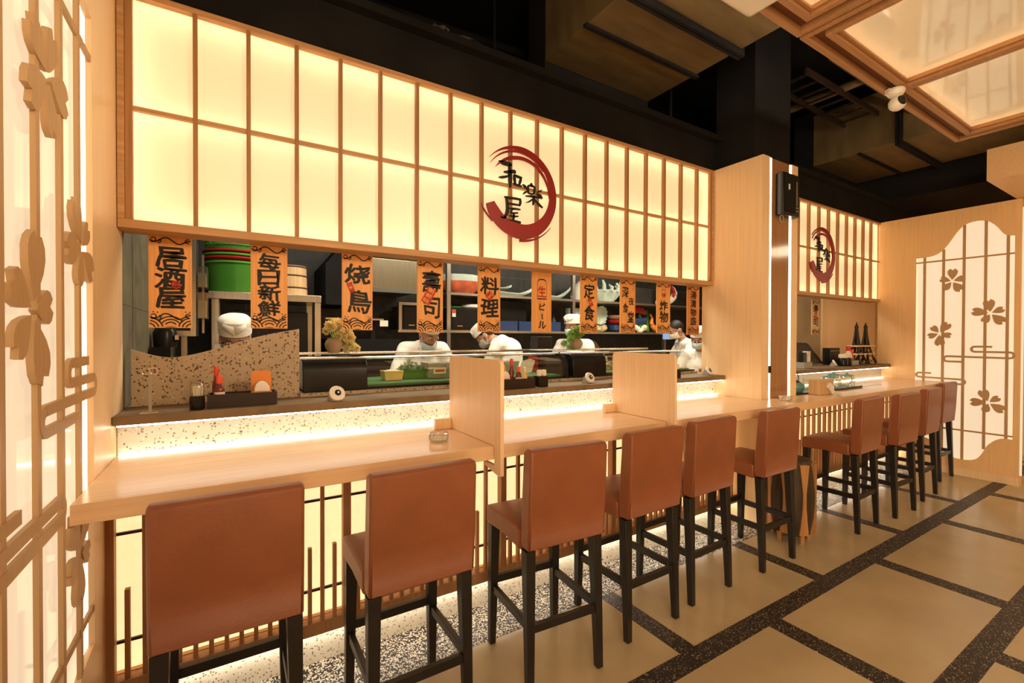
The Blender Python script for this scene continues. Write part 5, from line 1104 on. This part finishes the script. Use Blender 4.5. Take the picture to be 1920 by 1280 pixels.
tag(MB().lathe([(0, 0), (0.10, 0), (0.128, 0.018), (0.13, 0.034), (0.11, 0.05), (0.06, 0.058), (0, 0.060)], (2.305, 4.60, 1.7285), 28).build('serving_dish', 'white', loc=(2.305, 4.60, 1.7285)), 'white upturned dish lying on the stickered microwave', 'dish')
for x0, x1, l in ((2.56, 2.80, 'blue plastic tray on rack left of the lantern plaque'), (2.82, 3.12, 'blue plastic tray on rack behind the lantern plaque'), (3.14, 3.42, 'blue plastic tray on rack right of the lantern plaque')):
    t = thing('plastic_tray', l, 'tray', ((x0+x1)/2, 4.50, 1.4915)); w = 0.006
    for a, b in (((x0, 4.42), (x1, 4.426)), ((x0, 4.55), (x1, 4.556)), ((x0, 4.426), (x0+w, 4.55)), ((x1-w, 4.426), (x1, 4.55))): MB().box((*a, 1.4915), (*b, 1.602)).build('side', 'bluep', t)
    MB().box((x0+w, 4.426, 1.4915), (x1-w, 4.55, 1.498)).build('bottom', 'bluep', t)
for x, h, l in ((3.16, 0.30, 'dark bottle on rack, first right of lantern plaque'), (3.27, 0.27, 'dark bottle on rack, second right of lantern plaque'), (3.38, 0.29, 'dark bottle on rack, third right of lantern plaque'), (3.49, 0.24, 'dark bottle on rack beside steel post')):
    tag(MB().lathe([(0, 0), (0.036, 0), (0.038, 0.01), (0.038, h*0.6), (0.014, h*0.76), (0.014, h), (0, h)], (x, 4.66, 1.4915), 18).build('bottle', 'iron', loc=(x, 4.66, 1.4915)), l, 'bottle')
# dishes and ornaments on the rack
def boat(x, y, z, L_, wd, h, m, label, name='leaf_plate', lift=0.06, sgn=1, cat='plate'):
    mb = MB(); n, k = 18, 6; rows = []
    for i in range(n+1):
        t = i/n; xx = x+sgn*L_*(t-0.5); ww = wd*(math.sin(PI*min(1, t*1.08+0.02))**0.8 if t < 0.9 else wd*0+math.sin(PI*(0.9*1.08+0.02)) ** 0.8*(1-t)/0.1+0.02)
        zz = z+lift*abs(2*t-1)**2.2*(1 if t > 0.5 else 0.35); rows.append([(xx, y+ww*(-1+2*j/k)/2, zz+0.006+h*abs(-1+2*j/k)**2) for j in range(k+1)])
    top = [p for r in rows for p in r]; bot = [(a, b, c-0.007) for a, b, c in top]; m_ = k+1; N_ = len(top); f = []
    for i in range(n):
        for j in range(k): q = (i*m_+j, (i+1)*m_+j, (i+1)*m_+j+1, i*m_+j+1); f += [q, tuple(e+N_ for e in reversed(q))]
        for j in (0, k): f.append((i*m_+j, (i+1)*m_+j, (i+1)*m_+j+N_, i*m_+j+N_))
    for i in (0, n):
        for j in range(k): f.append((i*m_+j, i*m_+j+1, i*m_+j+1+N_, i*m_+j+N_))
    mb._pts(top+bot, f); mnz = min(v.co.z for v in mb.bm.verts)
    for v in mb.bm.verts: v.co.z += z+0.001-mnz
    return tag(mb.build(name, m, loc=(x, y, z)), label, cat)
ZS = 1.8885
t = thing('fish_bowl', 'large orange red bowl with pale frilled rim on rack top shelf', 'bowl', (2.17, 4.60, ZS))
MB().lathe([(0, 0), (0.12, 0), (0.20, 0.05), (0.235, 0.10), (0.240, 0.135), (0.226, 0.135), (0.19, 0.06), (0, 0.02)], (2.17, 4.60, ZS), 36, 1, 0.75).build('bowl', 'fish', t)
MB().lathe([(0.226, 0.135), (0.243, 0.135), (0.250, 0.17), (0.246, 0.20), (0.236, 0.205), (0.230, 0.17)], (2.17, 4.60, ZS), 60, 1, 0.75, wob=lambda a, z: 1+0.03*math.sin(13*a)*(z > 0.15)).build('frilled_rim', 'celadon', t)
boat(2.66, 4.70, ZS+0.085, 0.46, 0.16, 0.02, 'celadon', 'pale green leaf plate on rack behind lower one, tip pointing right', lift=0.05)
boat(2.80, 4.52, ZS, 0.56, 0.17, 0.03, 'celadon', 'long pale green leaf plate lying low on rack top shelf', lift=0.09)
boat(3.42, 4.58, ZS+0.0, 0.58, 0.18, 0.03, 'celadon', 'pale leaf plate with raised tip beside steel rack post', lift=0.15)
tag(MB().lathe([(0, 0), (0.10, 0), (0.105, 0.03), (0.095, 0.083), (0, 0.084)], (2.62, 4.70, ZS), 20).build('dish_stand', 'iron', loc=(2.62, 4.70, ZS)), 'dark bowl on rack carrying the upper leaf plate', 'bowl')
t = thing('clam_bowl', 'huge pale green clam shell bowl with wavy fingers on rack', 'bowl', (4.29, 4.60, ZS))
mb = MB()
mb.lathe([(0, 0), (0.13, 0.0), (0.20, 0.06), (0.25, 0.12), (0.27, 0.16), (0.255, 0.16), (0.19, 0.07), (0, 0.03)], (4.29, 4.60, ZS), 60, 1, 0.7, wob=lambda a, z: 1+0.05*math.sin(14*a)*min(1, z/0.1)); mb.build('shell', 'celadon', t)
mb = MB()
for k in range(14):
    a = 2*PI*k/14+0.1; c, s = math.cos(a), math.sin(a); h = 0.07+0.04*math.sin(2.3*k)
    mb.tube([(4.29+0.255*c, 4.60+0.18*s, ZS+0.14), (4.29+0.275*c, 4.60+0.195*s, ZS+0.17+h*0.5), (4.29+0.26*c-0.03, 4.60+0.19*s, ZS+0.17+h)], [0.030, 0.022, 0.013], 8)
mb.build('wave_fingers', 'celadon', t)
t = thing('horn_vase', 'cream curled horn shaped dish with red inside on rack', 'ornament', (5.62, 4.60, ZS))
pts = [(5.35, 4.6, ZS+0.05), (5.48, 4.6, ZS+0.05), (5.60, 4.6, ZS+0.075), (5.69, 4.6, ZS+0.13), (5.72, 4.6, ZS+0.20), (5.69, 4.6, ZS+0.26), (5.63, 4.6, ZS+0.295), (5.59, 4.6, ZS+0.30)]
MB().tube(smooth_poly(pts, 3), [0.045+0.02*math.sin(PI*i/21)-0.0018*i for i in range(22)], 14).build('horn', 'cream', t)
MB().tube(smooth_poly([(x-0.03, y-0.02, z-0.004) for x, y, z in pts[3:]], 3), 0.026, 10).build('red_inside', 'redp', t)
t = thing('shell_ornament', 'fan shell ornament in pale green standing on rocky base', 'ornament', (4.24, 4.62, 1.4915))
mb = MB(); n = 40
for s in (0, 0.022):
    vs = [mb.bm.verts.new((4.23, 4.60+s, 1.59))]
    for i in range(n+1):
        a = math.radians(-20+220*i/n); r = 0.135*(1+0.05*abs(math.sin(9*a)))*(0.85+0.35*math.sin(max(0, min(PI, a))))
        vs.append(mb.bm.verts.new((4.23+0.028*math.sin(a)+r*math.cos(a)*0.92, 4.60+s-0.03*math.cos(18*a)*0.35, 1.66+r*math.sin(a)*1.1)))
    for i in range(n): mb.bm.faces.new((vs[0], vs[i+1], vs[i+2]))
mb.build('fan', 'celadon', t)
mb = MB(); rr = random.Random(2)
for k in range(9): mb.ball((4.14+0.023*k, 4.60+rr.uniform(-.03, .03), 1.525+rr.uniform(-0.005, .04)), (0.045, 0.045, 0.032), 8, 6)
mb.build('rock_base', 'rock', t)
t = thing('celadon_vase', 'pale green fan dish half hidden behind plaque right of steel post', 'vase', (3.79, 4.62, 1.4915)); MB().lathe([(0, 0), (0.07, 0), (0.06, 0.05), (0.10, 0.16), (0.13, 0.26), (0.12, 0.30), (0.05, 0.31), (0, 0.31)], (3.79, 4.62, 1.4915), 26, 1, 0.5, wob=lambda a, z: 1+0.04*math.sin(11*a)).build('body', 'celadon', t)
for z, m, l in ((1.4915, 'bluep', 'blue bowl at bottom of bowl stack beside fan shell'), (1.595, 'redp', 'red bowl in middle of bowl stack beside fan shell'), (1.66, 'clay', 'brown bowl on top of bowl stack beside fan shell')):
    tag(MB().lathe([(0, 0), (0.07, 0), (0.12, 0.03), (0.135, 0.098 if m == 'bluep' else 0.06), (0.12, 0.098 if m == 'bluep' else 0.06), (0, 0.05)], (4.53, 4.60, z), 26).build('bowl', m, loc=(4.53, 4.60, z)), l, 'bowl')
t = thing('fish_ornament', 'colourful ornament of red and blue fish over coral on rack', 'ornament', (4.95, 4.60, 1.4915))
mb = MB(); rr = random.Random(6)
for k in range(10): mb.ball((4.82+0.028*k, 4.58+rr.uniform(-.03, .03), 1.53+0.03*math.sin(k)+0.01), (0.045, 0.04, 0.036), 8, 6)
mb.build('coral_base', 'cream', t)
MB().tube(smooth_poly([(4.80, 4.58, 1.78), (4.90, 4.58, 1.81), (4.99, 4.58, 1.80), (5.06, 4.58, 1.76)], 3), [0.03+0.02*math.sin(PI*i/9) for i in range(10)], 12).build('red_fish', 'redp', t)
MB().tube(smooth_poly([(4.80, 4.58, 1.66), (4.92, 4.58, 1.65), (5.02, 4.58, 1.66), (5.08, 4.58, 1.69)], 3), [0.03+0.02*math.sin(PI*i/9) for i in range(10)], 12).build('blue_fish', 'bluep', t)
MB().tube([(4.95, 4.60, 1.55), (5.00, 4.60, 1.66), (4.97, 4.60, 1.74), (5.03, 4.60, 1.80)], [0.04, 0.035, 0.025, 0.012], 10).build('green_weed', 'green', t)
t = thing('crane_ornament', 'orange and green upright ornament on rack left of lantern ring plaque', 'ornament', (5.25, 4.60, 1.4915))
MB().tube(smooth_poly([(5.36, 4.58, 1.53), (5.27, 4.58, 1.55), (5.20, 4.58, 1.62), (5.21, 4.58, 1.70), (5.17, 4.58, 1.76)], 3), [0.045, 0.045, 0.044, 0.042, 0.04, 0.036, 0.032, 0.028, 0.024, 0.02, 0.018, 0.015, 0.012], 12).build('orange_body', 'orange', t)
MB().tube([(5.165, 4.63, 1.506), (5.155, 4.63, 1.62), (5.17, 4.63, 1.74), (5.15, 4.63, 1.82)], [0.035, 0.03, 0.022, 0.01], 10).build('green_stem', 'green', t); MB().box((5.13, 4.54, 1.4915), (5.40, 4.66, 1.505)).build('plinth', 'iron', t)
tag(MB().box((4.76, 4.60, ZS), (5.24, 4.82, ZS+0.24)).build('wooden_crate', 'iron', loc=(5.0, 4.7, ZS)), 'dark wooden crate on rack top shelf right of staggered plaque', 'crate')
tag(MB().lathe([(0, 0), (0.09, 0), (0.11, 0.12), (0.07, 0.22), (0.03, 0.26), (0, 0.27)], (3.90, 4.62, ZS), 20).build('white_jug', 'white', loc=(3.90, 4.62, ZS)), 'white jug half hidden behind plaque left of clam bowl', 'jug')
tag(MB().box((5.20, 4.36, 1.395), (5.385, 4.375, 1.478)).build('blue_display', 'screen', loc=(5.29, 4.36, 1.395)), 'small glowing blue display under rack beside dark haired cook', 'display')
tag(MB().ball((4.15, 4.70, 1.165), (0.15, 0.12, 0.224), 16, 10).build('brown_sack', 'clay', loc=(4.15, 4.7, 0.945)), 'brown sack on bench behind the right display case', 'sack')

# ================================================================ KITCHEN STAFF
def remesh(mb, vox, smooth_it=4):
    """fuse the overlapping forms into one continuous skin"""
    me = D.meshes.new('t'); bmesh.ops.recalc_face_normals(mb.bm, faces=mb.bm.faces); mb.bm.to_mesh(me); mb.bm.free()
    o = D.objects.new('t', me); COL.objects.link(o)
    r = o.modifiers.new('r', 'REMESH'); r.mode = 'VOXEL'; r.voxel_size = vox; r.use_smooth_shade = True
    s = o.modifiers.new('s', 'SMOOTH'); s.factor = 0.5; s.iterations = smooth_it
    dg = bpy.context.evaluated_depsgraph_get(); dg.update()
    m2 = D.meshes.new_from_object(o.evaluated_get(dg)); D.objects.remove(o); D.meshes.remove(me)
    out = MB(); out.bm.from_mesh(m2); D.meshes.remove(m2); return out
def person(label, loc, rz, neck, head, pitch, yaw=0.0, roll=0.0, hands=None, hat=True, mask='mask', mask_down=False, logo=False, pelvis=(0, 0.10, 0.90), name='person'):
    """staff member; local frame faces -Y.  neck and head are local joint positions"""
    t = thing(name, label, 'person', (0, 0, 0))
    Nk, Hc, Pv = Vector(neck), Vector(head), Vector(pelvis)
    sp = (Nk-Pv).normalized(); chest = Pv+(Nk-Pv)*0.62
    fwd = Vector((0, -1, 0)); fwd = (fwd-sp*fwd.dot(sp)).normalized()
    shL, shR = Nk+Vector((-0.165, 0, 0))-sp*0.055, Nk+Vector((0.165, 0, 0))-sp*0.055
    if hands is None: hands = ((-0.13, -0.36, 1.10), (0.13, -0.36, 1.10))
    def elbow(sh, hd, s):
        hd = Vector(hd); mid = (sh+hd)/2; d = (hd-sh).length; h = math.sqrt(max(0.0004, 0.29*0.29-d*d/4))
        out = Vector((s*0.55, 0.35, -0.75)); ax = (hd-sh).normalized(); out = (out-ax*out.dot(ax)).normalized(); return mid+out*h
    RH = Matrix.Rotation(yaw, 3, 'Z') @ Matrix.Rotation(roll, 3, 'Y') @ Matrix.Rotation(pitch, 3, 'X')
    H = lambda x, y, z: Hc+RH @ Vector((x, y, z))
    b = MB()
    # head: skull, jaw, nose, brow, ears, neck
    b.ball(H(0, 0.012, 0.025), (0.074, 0.092, 0.092), 20, 14, RH); b.ball(H(0, -0.022, -0.050), (0.056, 0.062, 0.062), 16, 12, RH); b.ball(H(0, -0.050, -0.086), (0.026, 0.024, 0.022), 12, 8, RH)
    b.ball(H(0, -0.075, 0.022), (0.050, 0.016, 0.014), 12, 8, RH); b.capsule(H(0, -0.082, 0.006), H(0, -0.098, -0.028), 0.009, 0.014, 10); b.ball(H(0, -0.080, -0.056), (0.024, 0.010, 0.009), 10, 6, RH)
    for s in (-1, 1): b.ball(H(s*0.077, 0.012, -0.008), (0.010, 0.020, 0.032), 10, 8, RH); b.ball(H(s*0.040, -0.062, -0.020), (0.022, 0.020, 0.020), 10, 8, RH)
    b.capsule(Nk-sp*0.03, H(0, 0.022, -0.07), 0.056, 0.052, 16)
    # trunk, arms, legs
    b.capsule(Pv, chest, 0.115, 0.125, 16); b.capsule(Pv+Vector((-0.05, 0, 0)), chest+Vector((-0.06, 0, 0)), 0.09, 0.095, 14); b.capsule(Pv+Vector((0.05, 0, 0)), chest+Vector((0.06, 0, 0)), 0.09, 0.095, 14)
    b.capsule(chest, Nk-sp*0.06, 0.125, 0.075, 16); b.capsule(shL, shR, 0.058, 0.058, 14)
    for s, sh, hd in ((-1, shL, hands[0]), (1, shR, hands[1])):
        el = elbow(sh, hd, s); wr = Vector(hd); b.capsule(sh, el, 0.052, 0.042, 12); b.capsule(el, wr, 0.041, 0.027, 12)
        d = (wr-el).normalized(); side = d.cross(Vector((0, 0, 1))).normalized(); nrm = side.cross(d).normalized()
        for q in (-1, 0, 1): b.capsule(wr+side*q*0.014, wr+d*0.078+side*q*0.024, 0.017, 0.013, 10)
        for q, ln in ((-1.5, 0.060), (-0.5, 0.074), (0.5, 0.078), (1.5, 0.068)):
            k0 = wr+d*0.082+side*q*0.0205; k1 = k0+(d*0.92-nrm*0.35).normalized()*ln*0.52; k2 = k1+(d*0.45-nrm*0.85).normalized()*ln*0.48
            b.capsule(k0, k1, 0.0092, 0.0086, 8); b.capsule(k1, k2, 0.0086, 0.0074, 8)
        th0 = wr+d*0.03-side*s*0.024; th1 = th0+(d*0.6-side*s*0.7-nrm*0.2).normalized()*0.045; th2 = th1+(d*0.9-nrm*0.4).normalized()*0.030
        b.capsule(th0, th1, 0.0125, 0.0105, 8); b.capsule(th1, th2, 0.0105, 0.0085, 8)
        hip, kn, an = Pv+Vector((s*0.085, 0, -0.03)), Vector((s*0.10, Pv.y-0.03, 0.48)), Vector((s*0.11, Pv.y+0.02, 0.085))
        b.capsule(hip, kn, 0.088, 0.060, 14); b.capsule(kn, an, 0.056, 0.038, 12); b.capsule(an+Vector((0, 0.02, -0.045)), an+Vector((0, -0.15, -0.052)), 0.036, 0.030, 12)
    remesh(b, 0.0065, 3).build('body', 'skin', t)
    # eyes and brows
    for s in (-1, 1):
        e = MB(); e.ball(H(s*0.031, -0.080, 0.004), (0.0125, 0.007, 0.0065), 10, 8, RH); e.build('eye', 'white', t); e = MB(); e.ball(H(s*0.031, -0.0862, 0.003), (0.0052, 0.0022, 0.0052), 8, 6, RH); e.build('iris', 'hair', t)
        e = MB(); e.bar(H(s*0.018, -0.0915, 0.024), H(s*0.046, -0.082, 0.026), 0.003, 0.006); e.build('eyebrow', 'hair', t)
    # hair
    h = MB()
    h.ball(H(0, 0.022, 0.034), (0.081, 0.096, 0.092), 22, 14, RH)
    g2 = bmesh.ops.bisect_plane(h.bm, geom=h.bm.verts[:]+h.bm.edges[:]+h.bm.faces[:], plane_co=H(0, -0.055, 0.052), plane_no=RH @ Vector((0, -0.62, -0.78)), clear_outer=True)
    h.build('hair', 'hair', t)
    # jacket: trunk and sleeves, open at neck and cuffs, skirt to the hips
    j = MB(); up_ = sp
    j.capsule(Pv-Vector((0, 0, 0.02)), chest, 0.150, 0.152, 18); j.capsule(Pv+Vector((-0.06, 0, -0.02)), chest+Vector((-0.065, 0, 0)), 0.118, 0.120, 14); j.capsule(Pv+Vector((0.06, 0, -0.02)), chest+Vector((0.065, 0, 0)), 0.118, 0.120, 14)
    j.capsule(chest, Nk-sp*0.055, 0.150, 0.088, 18); j.capsule(shL, shR, 0.073, 0.073, 16); j.capsule(Nk-sp*0.05, Nk-sp*0.012+fwd*0.004, 0.075, 0.064, 18)
    j.ball(chest-fwd*0.02+sp*0.06, (0.15, 0.125, 0.15), 18, 12)
    for s, sh, hd in ((-1, shL, hands[0]), (1, shR, hands[1])):
        el = elbow(sh, hd, s); wr = Vector(hd); j.capsule(sh, el, 0.070, 0.060, 14); j.capsule(el, el.lerp(wr, 0.82), 0.059, 0.047, 14)
    jk = remesh(j, 0.010, 5); rr = random.Random(len(label))
    for v in jk.bm.verts:
        c = v.co; k = 0.004*math.sin(38*c.z+9*c.x)*math.sin(23*c.x+7*c.z); v.co = c+Vector((k, k, 0))
    jo = jk.build('jacket', 'cloth', t)
    c = MB()
    for s in (-1, 1): c.ribbon([(s*0.066, 0.010), (s*0.058, -0.03), (s*0.034, -0.075), (s*0.006, -0.125)], [0.030, 0.034, 0.034, 0.026], lambda u, v, d: Nk+Vector((u, 0, 0))+sp*(v-0.012)+fwd*(0.060+0.05*min(1, -v*6+0.3)+d), 0.0, 0.008)
    c.build('collar', 'cloth', jo)
    tr = MB()
    for s in (-1, 1):
        hip, kn, an = Pv+Vector((s*0.085, 0, -0.06)), Vector((s*0.10, Pv.y-0.03, 0.48)), Vector((s*0.11, Pv.y+0.02, 0.10)); tr.capsule(hip, kn, 0.108, 0.082, 14); tr.capsule(kn, an, 0.080, 0.066, 14)
    tr.capsule(Pv+Vector((-0.06, 0, -0.06)), Pv+Vector((0.06, 0, -0.06)), 0.112, 0.112, 14); remesh(tr, 0.012, 3).build('trousers', 'apron', t)
    for s in (-1, 1):
        a = Vector((s*0.11, Pv.y+0.02, 0.085)); sh_ = MB(); sh_.capsule(a+Vector((0, 0.03, -0.042)), a+Vector((0, -0.17, -0.046)), 0.042, 0.038, 12); sh_.ball(a+Vector((0, 0.02, -0.01)), (0.048, 0.055, 0.05), 12, 8); so = remesh(sh_, 0.008, 2)
        for v in so.bm.verts: v.co.z = max(0.001, v.co.z)
        so.build('shoe', 'blackp', t)
    # mask
    if mask:
        mk = MB(); n = 10; rows = []
        dz, dy = (-0.055, 0.004) if mask_down else (0, 0)
        for i in range(n+1):
            z = -0.014-0.084*i/n
            rows.append([H((0.078-0.012*abs(i/n-0.35))*math.sin(a), (-0.100-0.020*math.sin(PI*min(1, i/n+0.12)))*math.cos(a)+0.005+dy+(0.03 if i > 8 else 0), z+dz) for a in [math.radians(-74+148*k/14) for k in range(15)]])
        vv = [[mk.bm.verts.new(p) for p in r] for r in rows]
        for i in range(n):
            for k in range(14): mk.bm.faces.new((vv[i][k], vv[i+1][k], vv[i+1][k+1], vv[i][k+1]))
        mo = mk.build('face_mask', mask, t); sv = mo.modifiers.new('s', 'SOLIDIFY'); sv.thickness = 0.002
        for s in (-1, 1): MB().tube([H(s*0.074, -0.028+dy, -0.012+dz), H(s*0.082, 0.0, 0.008), H(s*0.084, 0.028, 0.012), H(s*0.082, 0.034, -0.012), H(s*0.074, -0.028+dy, -0.080+dz)], 0.0016, 6).build('ear_loop', 'white', mo)
    # cook's cap
    if hat:
        hm = MB(); cl = 24; rg = []
        for r, z in ((0.0905, 0.018), (0.092, 0.022), (0.094, 0.060), (0.095, 0.066), (0.098, 0.088), (0.095, 0.104), (0.080, 0.119), (0.050, 0.127), (0.0, 0.129)):
            rg.append((r, z))
        hm.lathe(rg, (0, 0, 0), 32, 0.94, 1.14, wob=lambda a, z: 1+(0.018*math.sin(6*a+20*z)*(z > 0.07)))
        bmesh.ops.transform(hm.bm, matrix=Matrix.Translation(H(0, 0.012, 0.016)) @ (RH @ Matrix.Rotation(-0.10, 3, 'X')).to_4x4(), verts=hm.bm.verts); ho = hm.build('cap', 'cloth', t)
        sv = ho.modifiers.new('s', 'SOLIDIFY'); sv.thickness = 0.003
        RC = Matrix.Translation(H(0, 0.012, 0.016)) @ (RH @ Matrix.Rotation(-0.10, 3, 'X')).to_4x4()
        bd = MB(); bd.lathe([(0.0935, 0.018), (0.0955, 0.020), (0.0965, 0.062), (0.0945, 0.064)], (0, 0, 0), 32, 0.94, 1.14); bmesh.ops.transform(bd.bm, matrix=RC, verts=bd.bm.verts); bd.build('cap_band', 'cloth', ho)
        fo = MB()
        for s in (-1, 1): fo._pts([RC @ Vector(v) for v in ((s*0.004, -0.1145, 0.036), (s*0.066, -0.088, 0.070), (s*0.058, -0.092, 0.100), (s*0.006, -0.111, 0.088))], [(0, 1, 2, 3)])
        fb = fo.build('cap_fold', 'cloth', ho); fs = fb.modifiers.new('s', 'SOLIDIFY'); fs.thickness = 0.004
        if logo:
            lg = MB(); lg.prism([(-0.010, 0), (0.010, 0), (0.008, 0.016), (0.003, 0.022), (0, 0.034), (-0.004, 0.022), (-0.009, 0.016)], 0, 0.002, lambda u, v, d: Vector((0.0915*math.sin(u/0.0915-0.35), -0.1115*math.cos(u/0.0915-0.35)-d, 0.030+v))); bmesh.ops.transform(lg.bm, matrix=RC, verts=lg.bm.verts); lg.build('cap_emblem', 'ink', ho)
    t.location = loc; t.rotation_euler = (0, 0, rz); return t
person('person in white cap and grey mask bending down behind the wavy stone screen', (0.02, 3.48, 0.001), 0.02, (0, -0.10, 1.285), (0, -0.20, 1.405), 0.42, -0.05, 0.0, mask='maskg', hands=((-0.10, -0.28, 1.04), (0.10, -0.28, 1.04)), pelvis=(0, 0.10, 0.86))
person('person in white cap looking down with pale blue mask below the nose, behind green leaves', (1.44, 3.86, 0.001), 0.0, (0, -0.06, 1.360), (0.012, -0.16, 1.455), 0.62, 0.10, -0.12, mask='mask', mask_down=True, hands=((-0.20, -0.42, 1.12), (0.16, -0.44, 1.12)), pelvis=(0, 0.10, 0.89))
person('person in white jacket bent over with back turned, half behind the diamond stamp plaque', (2.30, 3.70, 0.001), -2.45, (0, -0.12, 1.395), (0.0, -0.29, 1.430), 0.75, 0.15, 0.0, mask='maskg', hands=((-0.15, -0.46, 1.05), (0.15, -0.46, 1.05)), pelvis=(0, 0.10, 0.88))
person('person in white cap with small black emblem standing behind the green potted plant', (3.32, 4.03, 0.001), -1.15, (0, -0.02, 1.385), (0.0, -0.06, 1.535), 0.12, -0.15, 0.0, mask='mask', logo=True, pelvis=(0, 0.06, 0.88))
person('dark haired person without cap in white jacket bending left near the wood column', (5.06, 3.82, 0.001), -2.05, (0, -0.08, 1.380), (0.0, -0.19, 1.515), 0.45, 0.1, 0.0, hat=False, mask='label', hands=((-0.15, -0.42, 1.05), (0.15, -0.42, 1.05)), pelvis=(0, 0.10, 0.89))
person('person with pale blue mask and white cap partly hidden by the wood column', (4.52, 3.25, 0.001), -1.25, (0, -0.03, 1.27), (0.0, -0.12, 1.40), 0.30, 0.1, 0.0, mask='mask', hands=((-0.15, -0.36, 1.00), (0.15, -0.36, 1.00)), pelvis=(0, 0.10, 0.84))
